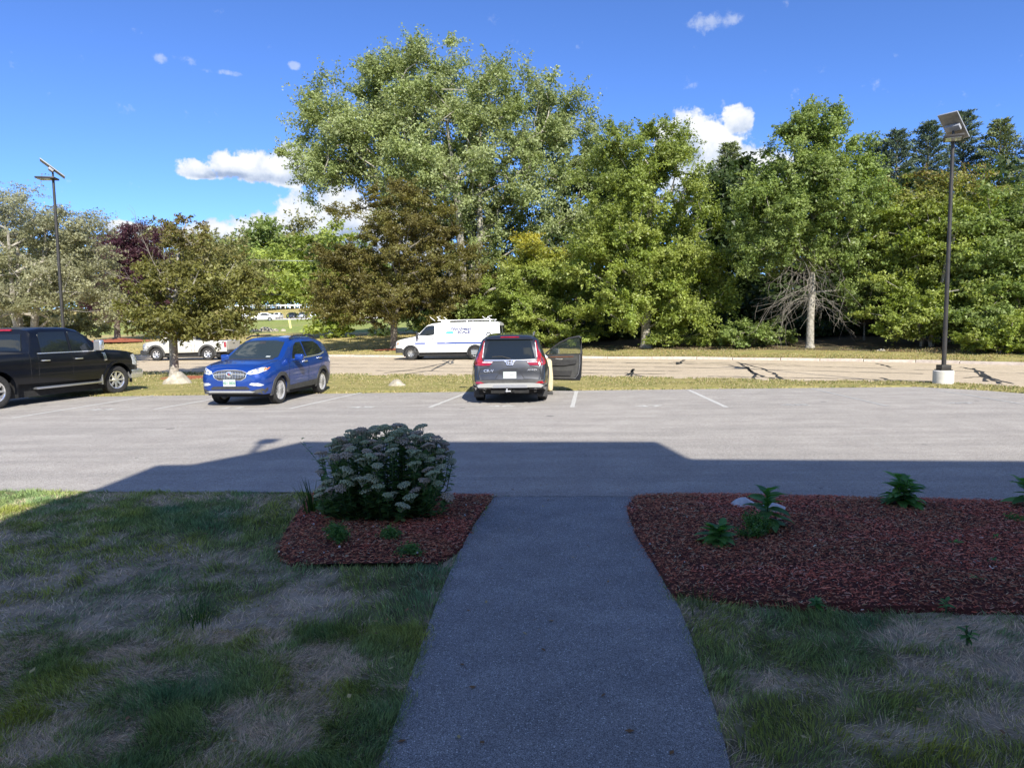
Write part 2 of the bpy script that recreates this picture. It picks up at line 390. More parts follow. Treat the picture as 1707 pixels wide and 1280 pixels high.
BEDR = [p for p in PATH_R if p[1] > gp(1126,1000).y-.02]+LOTN2[1:5]+[(9.5, 6.9), (9.5, 4.35)]+W2([(1707,1022),(1500,1019),(1350,1016),(1200,1006),(1130,990)])

def interp(poly, x):
    xs = [p[0] for p in poly]; ys = [p[1] for p in poly]
    return np.interp(x, xs, ys)
PROF = ([-1, 0, 7, 15, 33, 68, 80, 112, 125, 137, 150, 220, 900], [.06, .07, .42, .90, 1.4, 2.8, 3.4, 4.0, 4.3, 6.9, 7.8, 10, 12])
def tz(x, y):
    """height of the ground beyond the far kerb"""
    return float(np.interp(y-interp(KERB, x), *PROF))

def sheet(name, poly, z, mt, label=None, kind='structure', parent=None, sub=None):
    bm = bmesh.new(); vs = [bm.verts.new((x, y, z)) for x, y in poly]
    f = bm.faces.new(vs); bmesh.ops.triangulate(bm, faces=[f])
    o = bobj(name, bm, mt, parent)
    for p in o.data.polygons:
        if p.normal.z < 0: o.data.flip_normals(); break
    if kind: o['kind'] = kind
    if label: o['label'] = label
    return o

ground = sheet('ground', [(-1500, -600), (1500, -600), (1500, 1500), (-1500, 1500)], -.45, M['field'])
lot = sheet('parking_lot', LOTN+LOTN2+LOTF[::-1]+[(-70, 19)], 0.0, M['lot'], 'weathered grey asphalt parking lot')
path = sheet('path', PATH_L+PATH_R[::-1], .004, M['path'], 'dark asphalt footpath with pale stones in it')

# ---- lawn with worn straw patches
def blob_px(px, py, rx, ry):
    c = gp(px, py); return (c.x, c.y, rx*c.y/FPX, ry*c.y*c.y/(FPX*EYE))
STRAW = [blob_px(*b) for b in [(335,926,75,20),(200,955,70,26),(60,965,60,26),(180,1120,100,70),(120,1230,160,45),(480,1000,80,30),(420,1055,60,30),(540,1100,70,40),
         (300,1060,90,30),(20,1010,50,30),(560,1010,70,25),(400,1180,90,40),(470,1230,90,30),(1480,1062,140,22),(1600,1110,150,30),(1660,1200,120,45),(1500,1220,90,25),(1560,1040,90,14)]]
LUSH = [blob_px(*b) for b in [(325,1000,62,34),(90,1120,70,45),(590,1180,45,60),(440,1120,50,22),(640,1060,40,50),(700,960,50,30),(250,860,260,26),(500,880,50,30),(1210,1120,50,60),(1290,1200,80,50),(1560,1270,80,26),(240,1270,60,20),(560,1240,40,40)]]
def lush(x, y):
    g = .70+1.5*(fbm(x, y, 1.1, 4, 3)-.5)+1.5*(fbm(x, y, 5.5, 3, 9)-.5)
    for (a, b, rx, ry) in STRAW:
        r = ((x-a)/rx)**2+((y-b)/ry)**2+2.6*(fbm(x, y, 3.2, 4, 21)-.5); g = g-.60*np.clip(1.25-r, 0, 1)**.8
    for (a, b, rx, ry) in LUSH:
        r = ((x-a)/rx)**2+((y-b)/ry)**2+2.6*(fbm(x, y, 3.2, 4, 22)-.5); g = g+.45*np.clip(1.2-r, 0, 1)
    return np.clip(g, 0, 1)
GREEN1 = np.array([.19, .25, .085]); GREEN2 = np.array([.35, .42, .145]); STRAW1 = np.array([.84, .70, .50]); STRAW2 = np.array([.54, .42, .28])
def lawn_ground():
    xs = np.arange(-15, 12.01, .075); ys = np.arange(-1.9, 8.3, .075)
    X, Y = np.meshgrid(xs, ys); n = X.shape
    Z = -.022+.012*fbm(X, Y, 2.5, 3, 5)+.008*vnoise(X*14, Y*14, 8)
    g = lush(X, Y)[..., None]; q = fbm(X, Y, 9, 3, 4)[..., None]
    C = (np.array([.12, .12, .055])*g+np.array([.40, .325, .235])*(1-g))*(.35+1.3*q)
    idx = np.arange(n[0]*n[1]).reshape(n)
    F = np.stack([idx[:-1, :-1], idx[:-1, 1:], idx[1:, 1:], idx[1:, :-1]], -1).reshape(-1, 4)
    ym = (LOTN+LOTN2)
    keep = (Y < interp(LOTN+LOTN2, X)+.05).reshape(-1)
    F = F[keep[F].all(1)]
    m_, nt, p = newmat('lawn_thatch'); a = nt.nodes.new('ShaderNodeAttribute'); a.attribute_name = 'tint'
    nt.links.new(a.outputs['Color'], p.inputs['Base Color']); p.inputs['Roughness'].default_value = .95; p.inputs['Specular IOR Level'].default_value = .1
    o = np_mesh('lawn', np.stack([X.ravel(), Y.ravel(), Z.ravel()], 1), F, m_, None, C.reshape(-1, 3), True)
    tag(o, kind='structure')
lawn_ground()
def blades(name, P, H, Wd, LEAN, C, mt, parent=None, comb=0):
    """P base (n,3); H height; Wd half width; LEAN horizontal reach; C colour (n,3)"""
    n = len(P); az = NR.uniform(0, 2*np.pi, n); fa = NR.uniform(0, 2*np.pi, n)
    if comb: az = fbm(P[:, 0], P[:, 1], 2.6, 3, 91)*14+NR.normal(0, comb, n)
    d = np.stack([np.cos(az), np.sin(az), np.zeros(n)], 1); s = np.stack([np.cos(fa), np.sin(fa), np.zeros(n)], 1)*Wd[:, None]
    up = np.array([0, 0, 1.])
    m1 = P+up*(H*.6)[:, None]+d*(LEAN*.35)[:, None]; t = P+up*H[:, None]+d*LEAN[:, None]
    V = np.stack([P-s, P+s, m1-s*.8, m1+s*.8, t], 1).reshape(-1, 3)
    b = (np.arange(n)*5)[:, None]
    F = np.concatenate([b+np.array([0, 1, 3]), b+np.array([0, 3, 2]), b+np.array([2, 3, 4])], 0)
    return np_mesh(name, V, F, mt, parent, np.repeat(C, 5, 0))
def lawn_blades():
    def samp(n, x0, x1, y0, y1):
        return NR.uniform(x0, x1, n), NR.uniform(y0, y1, n)
    parts = []
    for (n, x0, x1, y0, y1) in ((112000, -3.2, 0, 2.3, 4.2), (96000, -7.0, 0, 4.2, 8.1), (20000, -7.2, -3, 6.4, 8.1), (60000, .6, 3.9, 2.3, 5.0), (8000, -14, 0, 2, 8.1), (4000, .6, 12, -1, 4.4), (6000, -8, 0, -1.8, 2.4)):
        parts.append(samp(n, x0, x1, y0, y1))
    x = np.concatenate([p[0] for p in parts]); y = np.concatenate([p[1] for p in parts])
    g = lush(x, y)
    jx = x+NR.normal(0, .02, len(x)); jy = y+NR.normal(0, .02, len(x))
    pp = PATH_L+PATH_R[::-1]
    pin = inpoly(x+NR.normal(0, .035, len(x)), y, pp) & inpoly(jx, jy, pp)
    ok = ~pin & ~inpoly(jx, jy, BEDL) & ~inpoly(jx, jy, BEDR) & (y < interp(LOTN+LOTN2, x)+NR.normal(0, .02, len(x)))
    # thin out the worn patches a little
    x, y, g = x[ok], y[ok], g[ok]; n = len(x)
    tuft = fbm(x, y, 5, 3, 31); edge = np.clip(1-np.abs(x-np.interp(y, [p[1] for p in PATH_L], [p[0] for p in PATH_L]))/.35, 0, 1)*(x < 0)
    g = np.clip(g+edge*.4, 0, 1)
    dead = NR.uniform(0, 1, n) > g*.80+.13
    H = np.where(dead, NR.uniform(.006, .034, n), NR.uniform(.022, .050, n)*(.35+1.2*tuft)*(.65+.6*g))
    lean = np.where(dead, NR.uniform(.035, .085, n), NR.uniform(.01, .052, n))
    wd = np.where(dead, .0017, .0024)*(.8+.55*np.clip((y-3)/4, 0, 1))
    v = NR.uniform(.5, 1.55, n)[:, None]; u = NR.uniform(0, 1, n)[:, None]
    hue = fbm(x, y, 1.7, 3, 41)[:, None]
    C = np.where(dead[:, None], STRAW1*u+STRAW2*(1-u), (GREEN1*(1-u)+GREEN2*u)*(1+(hue-.5)*np.array([1.05, .4, -.8])))*v
    P = np.stack([x, y, np.full(n, -.012)], 1)
    o = blades('grass', P, H, wd, lean, C, M['grass'], None, .85); tag(o, 'short patchy grass with worn straw areas on both sides of the footpath', 'grass', kind='stuff')
lawn_blades()

# ---- mulch
def mulch(name, poly, x0, x1, y0, y1, dens, label):
    xs = np.arange(x0, x1, .05); ys = np.arange(y0, y1, .05); X, Y = np.meshgrid(xs, ys)
    ins = inpoly(X, Y, poly)
    D = np.full(X.shape, 9.0)
    for i in range(len(poly)):
        a = np.array(poly[i]); b = np.array(poly[(i+1) % len(poly)]); ab = b-a; L2 = max(ab@ab, 1e-9)
        t = np.clip(((X-a[0])*ab[0]+(Y-a[1])*ab[1])/L2, 0, 1); D = np.minimum(D, np.hypot(X-a[0]-t*ab[0], Y-a[1]-t*ab[1]))
    Z = np.where(ins, .012+.045*np.clip(D/.35, 0, 1)+.015*fbm(X, Y, 4, 3, 2), -.03-D*.3)
    idx = np.arange(X.size).reshape(X.shape)
    F = np.stack([idx[:-1, :-1], idx[:-1, 1:], idx[1:, 1:], idx[1:, :-1]], -1).reshape(-1, 4)
    near = (ins | (D < .06)).ravel(); F = F[near[F].all(1)]
    o = np_mesh(name, np.stack([X.ravel(), Y.ravel(), Z.ravel()], 1), F, M['mulchbase'], None, None, True); tag(o, label, kind='structure')
    # chips
    A = (x1-x0)*(y1-y0); n = int(A*dens*1.3); x = NR.uniform(x0, x1, n); y = NR.uniform(y0, y1, n)
    k = inpoly(x+NR.normal(0, .015, n), y+NR.normal(0, .015, n), poly); x, y = x[k], y[k]; n = len(x)
    ix = np.clip(((x-x0)/.05).astype(int), 0, len(xs)-1); iy = np.clip(((y-y0)/.05).astype(int), 0, len(ys)-1)
    z = np.maximum(Z[iy, ix], .004)+NR.uniform(.002, .012, n)
    az = NR.normal(0.2, .9, n); el = NR.normal(0, .28, n); L = NR.uniform(.005, .019, n)*np.where(NR.uniform(0, 1, n) > .95, 2.1, 1); w = NR.uniform(.0016, .0048, n)
    d = np.stack([np.cos(az)*np.cos(el), np.sin(az)*np.cos(el), np.sin(el)], 1)*L[:, None]
    s = np.stack([-np.sin(az), np.cos(az), NR.normal(0, .4, n)], 1)*w[:, None]
    P = np.stack([x, y, z], 1); top = np.array([0, 0, .004])
    V = np.stack([P-d-s, P+d-s*.6, P+d+s*.6, P-d+s, P+top*1.0], 1).reshape(-1, 3)
    b = (np.arange(n)*5)[:, None]
    F = np.concatenate([b+np.array(q) for q in ([0, 1, 4], [1, 2, 4], [2, 3, 4], [3, 0, 4])], 0)
    base = np.array([[.58, .145, .085], [.76, .26, .155], [.26, .10, .065], [.60, .33, .22], [.60, .42, .30], [.8, .75, .65]])
    pick = NR.choice(6, n, p=[.37, .22, .25, .125, .032, .003]); C = base[pick]*NR.uniform(.7, 1.25, n)[:, None]
    patch_ = (fbm(x, y, 1.3, 3, 55) > .56)[:, None]
    C = np.where(patch_, C*np.array([.85, 1.05, .95]), C)
    c = np_mesh('mulch_chips', V, F, M['chip'], o, np.repeat(C, 5, 0)); tag(c, 'loose shredded wood chips', kind='stuff')
    return o
M['chip'] = leaf_mat('wood_chip', .02, .8, .2)
mulch('left_mulch_bed', BEDL, -2.9, .1, 5.3, 8.3, 3200, 'dark red mulch bed left of the footpath round the flowering bush')
mulch('right_mulch_bed', BEDR, .9, 9.5, 4.2, 7.5, 2600, 'large dark red mulch bed right of the footpath')

# ---- verge between lot and road, sloping a little
def strip(name, A, B, nu, nv, zf, mt, label=None, jit=0):
    tA = np.linspace(0, 1, nu)
    def res(P):
        P = np.array(P); d = np.r_[0, np.cumsum(np.hypot(*np.diff(P, axis=0).T))]; d /= d[-1]
        return np.stack([np.interp(tA, d, P[:, 0]), np.interp(tA, d, P[:, 1])], 1)
    a, b = res(A), res(B); V = []
    for i in range(nu):
        for j in range(nv):
            t = j/(nv-1); x, y = a[i]*(1-t)+b[i]*t; V.append((x, y, zf(x, y, t)))
    idx = np.arange(nu*nv).reshape(nu, nv)
    F = np.stack([idx[:-1, :-1], idx[1:, :-1], idx[1:, 1:], idx[:-1, 1:]], -1).reshape(-1, 4)
    o = np_mesh(name, np.array(V), F, mt, None, None, True); o['kind'] = 'structure'
    if label: o['label'] = label
    return o
def vz(x, y, t):
    e = min(t, 1-t); return (.0+.03*min(1, e/.06)-.045*t+.02*float(vnoise(np.array(x*1.3), np.array(y*1.3), 4))) if 0 < t < 1 else (-.02 if t == 0 else -.07)
strip('grass_verge', [(p[0], p[1]-.06) for p in LOTF], NEAR, 420, 24, vz, M['verge'], 'narrow strip of dry grass between parking lot and road')
road = sheet('road', [(p[0], p[1]-.8) for p in NEAR]+[(p[0], p[1]+.5) for p in KERB][::-1], -.05, M['road'], 'sun bleached road with tar filled cracks')
# far side terrain: bank, field, rise
def terrain():
    xs = np.concatenate([np.arange(-420, -80, 12), np.arange(-80, 60, 1.6), np.arange(60, 420, 12)])
    ss = np.array([.12, .5, 1, 2, 3, 4.5, 6, 7, 9, 12, 15, 19, 24, 28, 33, 40, 50, 60, 68, 80, 96, 112, 125, 131, 137, 150, 180, 220, 300, 500, 900])
    V = []; 
    for x in xs:
        k = float(interp(KERB, x))
        for s in ss:
            y = k+s; z = float(np.interp(s, *PROF))+.10*(float(vnoise(np.array(x*.35), np.array(y*.35), 6))-.5)*min(1, s/3)
            V.append((x, y, z))
    idx = np.arange(len(xs)*len(ss)).reshape(len(xs), len(ss))
    F = np.stack([idx[:-1, :-1], idx[1:, :-1], idx[1:, 1:], idx[:-1, 1:]], -1).reshape(-1, 4)
    sc = np.repeat(((ss[:-1]+ss[1:])/2)[None], len(xs)-1, 0).ravel()
    o = np_mesh('field', np.array(V), F, [M['field'], M['verge'], M['green'], M['farlot'], M['litter']], None, None, True)
    xc = np.repeat((xs[:-1]+xs[1:])[:, None]/2, len(ss)-1, 1).ravel()
    mi = np.zeros(len(F), np.int32)
    mi[(sc < 5) & (xc > -8)] = 1
    mi[(sc > 4.5) & (xc > -4) & (sc < 60)] = 4
    mi[(sc > 28) & (sc < 80) & (xc < -4)] = 2
    mi[(sc > 80) & (sc < 125) & (xc < -4)] = 3
    o.data.polygons.foreach_set('material_index', mi)
    tag(o, 'rising ground beyond the road, tan grass then green grass and a pale lot', kind='structure')
M['seam'] = mat('seam_dark', (.07, .07, .07), (.12, .12, .12), 30, .8)
M['litter'] = ground_mat('leaf_litter', ((.09, .065, .04), (.15, .10, .055), (.05, .06, .025)), 2, 1, bsc=12, bump=1, bdist=.06)
terrain()
# kerb stones, one by one
def kerb():
    kp = bpy.data.objects.new('kerb', None); COL.objects.link(kp); tag(kp, 'row of pale granite kerb stones along the far side of the road', kind='structure')
    P = np.array(KERB); d = np.r_[0, np.cumsum(np.hypot(*np.diff(P, axis=0).T))]; s = 8.0
    meshes = []
    for k in range(4):
        bm = bmesh.new(); rbox(bm, (-.5, -.09, -.12), (.5, .09, .105), .018)
        for v in bm.verts: v.co += Vector((0, rnd.uniform(-.006, .006), rnd.uniform(-.006, .006)))
        bmesh.ops.recalc_face_normals(bm, faces=bm.faces); me = bpy.data.meshes.new('kerb_stone'); bm.to_mesh(me); bm.free(); me.materials.append(M['kerb']); meshes.append(me)
    while s < d[-1]-3:
        L = rnd.uniform(1.7, 2.5)
        a = np.array([np.interp(s, d, P[:, 0]), np.interp(s, d, P[:, 1])]); b = np.array([np.interp(s+L, d, P[:, 0]), np.interp(s+L, d, P[:, 1])])
        c = (a+b)/2; ang = math.atan2(b[1]-a[1], b[0]-a[0]); ln = np.hypot(*(b-a))-.03
        o = bpy.data.objects.new('kerb_stone', rnd.choice(meshes)); COL.objects.link(o); o.parent = kp
        o.location = (c[0], c[1], -.03+rnd.uniform(-.008, .008)); o.rotation_euler = (0, rnd.uniform(-.004, .004), ang+rnd.uniform(-.008, .008)); o.scale = (ln, 1, 1)
        s += L
kerb()
# rough grass seen at a distance
def rough(name, n, samp, hs, ws, cols, label, zf):
    x, y = samp(n); n = len(x); keep = fbm(x, y, 1.2, 3, 77) > .40; x, y = x[keep], y[keep]; n = len(x)
    z = np.array([zf(a, b) for a, b in zip(x, y)])
    H = NR.uniform(.5, 1, n)*hs; C = np.array(cols)[NR.choice(len(cols), n)]*NR.uniform(.7, 1.3, n)[:, None]
    o = blades(name, np.stack([x, y, z], 1), H, np.full(n, ws), NR.uniform(0, 1, n)*hs*.8, C, M['grass']); tag(o, label, 'grass', kind='stuff')
def s1(n):
    x = NR.uniform(-19, 15, n); lo = interp(LOTF, x)-.05+NR.normal(0, .03, n); hi = interp(NEAR, x)+NR.normal(0, .05, n); t = NR.uniform(0, 1, n)**1.0
    return x, np.maximum(lo*(1-t)+hi*t, 14)
VC = [(.20, .22, .07), (.27, .26, .10), (.42, .35, .18), (.35, .30, .13), (.14, .18, .05), (.48, .41, .25)]
rough('verge_grass', 60000, s1, .085, .013, VC, 'dry tufty grass on the strip between lot and road', lambda a, b: -.015)
def s2(n):
    x = NR.uniform(-6, 27, n); return x, interp(KERB, x)+.15+NR.uniform(0, 1, n)**1.3*7
rough('bank_grass', 30000, s2, .09, .012, VC+[(.30, .20, .09), (.36, .25, .12)], 'dry grass and fallen leaves on the bank behind the kerb', tz)
def s3(n):
    x = NR.uniform(-40, -4, n); return x, interp(KERB, x)+.15+NR.uniform(0, 1, n)**1.2*24
rough('field_grass', 30000, s3, .10, .018, [(.40, .34, .14), (.48, .39, .18), (.30, .28, .09), (.54, .44, .22)], 'dry tan grass of the field left beyond the road', tz)

# ---- stall lines and worn numbers on the lot
def ribbon(name, pts, w, z, mt, parent, jit=0):
    V = []; n = len(pts)
    for i, p in enumerate(pts):
        p = Vector((p[0], p[1])); a = Vector(pts[max(i-1, 0)][:2]); b = Vector(pts[min(i+1, n-1)][:2]); t = (b-a).normalized(); q = Vector((-t.y, t.x))
        ww = (w[i] if isinstance(w, list) else w)*(1+rnd.uniform(-jit, jit))
        V += [(*(p-q*ww/2), z), (*(p+q*ww/2), z)]
    return pobj(name, V, [(2*i, 2*i+1, 2*i+3, 2*i+2) for i in range(n-1)], mt, parent)
def dense(a, b, n, j=0): return [(a[0]+(b[0]-a[0])*i/n+rnd.uniform(-j, j), a[1]+(b[1]-a[1])*i/n+rnd.uniform(-j, j)) for i in range(n+1)]
for (a, b, m_) in [((275,656),(20,697),'white'),((405,657),(258,682),'white'),((609,653),(484,681),'white'),((781,654),(716,679),'white'),((961,652),(954,679),'white'),((1148,650),(1211,679),'white'),((1350,647),(1480,677),'whitefaint'),((1560,650),(1720,676),'whitefaint')]:
    A, B = gp(*a), gp(*b)
    ribbon('stall_line', dense(A, B, 24), .10, .004, M[m_], lot, .12)
def text_mesh(s, size=1, bold=0, shear=0, extr=0, align='CENTER', sx=1):
    cu = bpy.data.curves.new('t', 'FONT'); cu.body = s; cu.size = size; cu.offset = bold; cu.shear = shear; cu.extrude = extr; cu.align_x = align; cu.align_y = 'CENTER'; cu.resolution_u = 3
    ob = bpy.data.objects.new('t', cu); COL.objects.link(ob); dg = bpy.context.evaluated_depsgraph_get()
    me = bpy.data.meshes.new_from_object(ob.evaluated_get(dg)); bpy.data.objects.remove(ob); bpy.data.curves.remove(cu)
    return me
for (px, py, s, k) in [(168,683,'43',0),(384,680,'44',0),(603,679,'45',0),(835,677,'46',0),(1082,677,'47',0),(1325,675,'48',1),(1600,672,'49',1)]:
    me = text_mesh(s, .40, .012); c = gp(px, py); o = link('stall_number', me, M['whitefaint' if k else 'white'], lot); o.location = (c.x, c.y, .004); o.scale = (1.6, 1, 1)
# ---- tar lines on the road
cr = [[(-19,38.5),(-9,36.0),(0,33.2),(8,29.4),(15,24.4)],[(-17,41.5),(-8,39.5),(2,36),(9,32.2)],[(-9,33.2),(0,30.4),(7,27.2)],[(3,35.2),(9.5,31.5),(14,28.4),(19,23.2)],[(-6,30.2),(2,27.4),(6,25.9)],[(7,24.7),(11,23.0),(13.5,21.4)],[(8,34),(13,30.5)],[(-16,34.5),(-9,32)]]
def px_line(pts): return [tuple(gp(a, b, -.05)[:2]) for a, b in pts]
net = [px_line(l) for l in [[(1232,606),(1246,613),(1252,621),(1272,628),(1300,633),(1318,636)],[(1228,604),(1262,612),(1290,622),(1304,632)],[(1216,609),(1244,614),(1262,624),(1250,634)],[(1046,626),(1056,615),(1050,630)],[(1042,622),(1066,626),(1072,628)],
       [(1462,606),(1478,610),(1484,613)],[(1500,634),(1506,638)],[(1470,630),(1490,636)],[(1622,614),(1634,624),(1650,632),(1668,640)],[(1610,630),(1640,627),(1644,636)],[(1632,618),(1652,630),(1690,640)],[(640,622),(690,616),(745,605)],[(640,628),(720,618),(750,601)],[(1128,604),(1130,608),(1140,600)],
       [(740,601),(752,607),(757,600)],[(1600,612),(1622,616)]]]
for pl in cr:
    pts = []
    for i in range(len(pl)-1): pts += dense(pl[i], pl[i+1], 26, .05)[:-1]
    ribbon('crack_seal', pts, .10, -.044, M['tar'], road, .9)
for pl in net:
    pts = []
    for i in range(len(pl)-1): pts += dense(pl[i], pl[i+1], 6, .06)[:-1]
    pts.append(pl[-1]); ribbon('crack_seal', pts, .11, -.042, M['tar'], road, .6)

ribbon('asphalt_seam', dense(PATH_L[-1], PATH_R[-1], 30, .012), .012, .008, M['seam'], path, .8)
def litter():
    n = 150; x = np.concatenate([NR.uniform(-6, 5, 90), NR.normal(0, .9, 60)]); y = np.concatenate([NR.uniform(2.4, 7.8, 90), NR.uniform(2.5, 7.8, 60)]); n = len(x)
    L = NR.uniform(.010, .024, n); C = np.array([(.35, .22, .10), (.25, .14, .06), (.45, .36, .16), (.20, .11, .05)])[NR.choice(4, n)]
    az = NR.uniform(0, 6.28, n); a = np.stack([np.cos(az), np.sin(az), NR.uniform(-.2, .3, n)], 1)*L[:, None]; b = np.stack([-np.sin(az), np.cos(az), NR.uniform(-.3, .3, n)], 1)*L[:, None]*.55
    P = np.stack([x, y, np.where(inpoly(x, y, PATH_L+PATH_R[::-1]), .012, .07)], 1); V = np.stack([P-a, P+b, P+a, P-b], 1).reshape(-1, 3)
    tag(np_mesh('fallen_leaves', V, np.arange(n*4).reshape(n, 4), M['chip'], None, np.repeat(C, 4, 0)), 'small dry fallen leaves scattered over lawn, mulch and path', 'fallen leaves', kind='stuff')
    k = 520; e = NR.integers(0, 2, k); y = NR.uniform(3.3, 7.8, k); x = np.where(e == 0, np.interp(y, [p[1] for p in PATH_L], [p[0] for p in PATH_L])+np.abs(NR.normal(0, .06, k)), np.interp(y, [p[1] for p in PATH_R], [p[0] for p in PATH_R])-np.abs(NR.normal(0, .05, k)))
    ok = np.where(e == 0, y > 5.6, y > 4.6); x, y = x[ok], y[ok]; k = len(x); az = NR.uniform(0, 6.28, k); L = NR.uniform(.005, .016, k)[:, None]
    a = np.stack([np.cos(az), np.sin(az), NR.uniform(-.1, .2, k)], 1)*L; b = np.stack([-np.sin(az), np.cos(az), az*0], 1)*.003; P = np.stack([x, y, np.full(k, .010)], 1)
    V = np.stack([P-a, P+b, P+a, P-b], 1).reshape(-1, 3); C = np.array([(.38, .08, .055), (.45, .2, .14), (.5, .4, .3)])[NR.choice(3, k)]
    tag(np_mesh('spilled_chips', V, np.arange(k*4).reshape(k, 4), M['chip'], None, np.repeat(C, 4, 0)), 'wood chips spilled from the mulch beds onto the path edges', 'wood chips', kind='stuff')
litter()
def path_stones():
    n = 15000; y = 2.3+5.6*NR.uniform(0, 1, n)**1.25; xl = np.interp(y, [p[1] for p in PATH_L], [p[0] for p in PATH_L]); xr = np.interp(y, [p[1] for p in PATH_R], [p[0] for p in PATH_R]); x = xl+(xr-xl)*NR.uniform(.01, .99, n)
    k = fbm(x, y, 1.4, 3, 66) > .38; x, y = x[k], y[k]; n = len(x); az = NR.uniform(0, 6.28, n); L = (NR.uniform(.0013, .0040, n)*np.where(NR.uniform(0, 1, n) > .96, 1.6, 1))[:, None]
    a = np.stack([np.cos(az), np.sin(az), az*0], 1)*L; b = np.stack([-np.sin(az), np.cos(az), az*0], 1)*L*.7; P = np.stack([x, y, np.full(n, .0055)], 1); up = np.array([0, 0, .0012])
    V = np.stack([P-a, P+b, P+a*.9, P-b*.8, P+up], 1).reshape(-1, 3); q = (np.arange(n)*5)[:, None]; F = np.concatenate([q+np.array(t) for t in ([0, 3, 4], [3, 2, 4], [2, 1, 4], [1, 0, 4])], 0)
    C = np.repeat(NR.uniform(.45, .95, n)[:, None]*np.array([1, .99, .95]), 5, 0); o = np_mesh('path_stones', V, F, M['chip'], path, C); o['kind'] = 'stuff'
path_stones()
# ---- the building behind the camera that throws the big shadow
def building():
    fy = -2.2; tn = math.tan(SUN_EL)
    def back(px, py, ground=None):
        g = gp(px, py) if ground is None else Vector(ground); dist = (g.y-fy)/SH.y; return (g.x-SH.x*dist, dist*tn)
    roof = [back(*p) for p in [(0,876),(40,858),(93,832),(163,814),(262,775),(320,774),(430,753),(505,736),(1095,736),(1150,765),(1707,768)]]
    x0 = roof[0][0]-1.2
    poly = [(x0, 0), (x0, roof[0][1]-.9)]+roof+[(24, roof[-1][1]), (24, 0)]
    b = empty('building', (0, fy, 0), 0, 'pale sided building behind the viewer whose stepped roofline shades the lawn', 'building')
    bm = bmesh.new(); prism(bm, poly, 0, -11, lambda u, v, t: (u, t, v)); bobj('wall', bm, mat('siding', (.42, .40, .36), (.50, .48, .43), 1.5, .8), b)
    for (x, z, w, h, n_) in [(.2, 1.08, 1.9, 2.1, 'door')]+[(xx, zz, 1.3, 1.4, 'window') for xx in (-6, -3.2, 3.6, 6.6, 9.6, 12.8) for zz in (1.7,)]+[(xx, 4.6, 1.3, 1.4, 'window') for xx in (-3.2, .2, 3.6, 6.6, 9.6)]:
        bm = bmesh.new(); rbox(bm, (x-w/2, .002, z-h/2), (x+w/2, .05, z+h/2), .01); f = bobj(n_, bm, M['pole' if n_ == 'door' else 'whiteprint'], b)
        bm = bmesh.new(); box(bm, (x-w/2+.08, .052, z-h/2+.08), (x+w/2-.08, .06, z+h/2-.08)); bobj('pane', bm, M['glass'], f)
    # roof lamp on a bracket, seen only as the small shadow on the lot
    q = back(455, 733); q0 = back(425, 750)
    bm = bmesh.new(); tube(bm, [(q0[0], -.1, q0[1]-.1), (q[0]-.12, -.1, q[1]-.05)], .05); rbox(bm, (q[0]-.2, -.3, q[1]-.07), (q[0]+.10, .1, q[1]+.02), .01)
    bobj('roof_lamp', bm, M['pole'], b)
building()

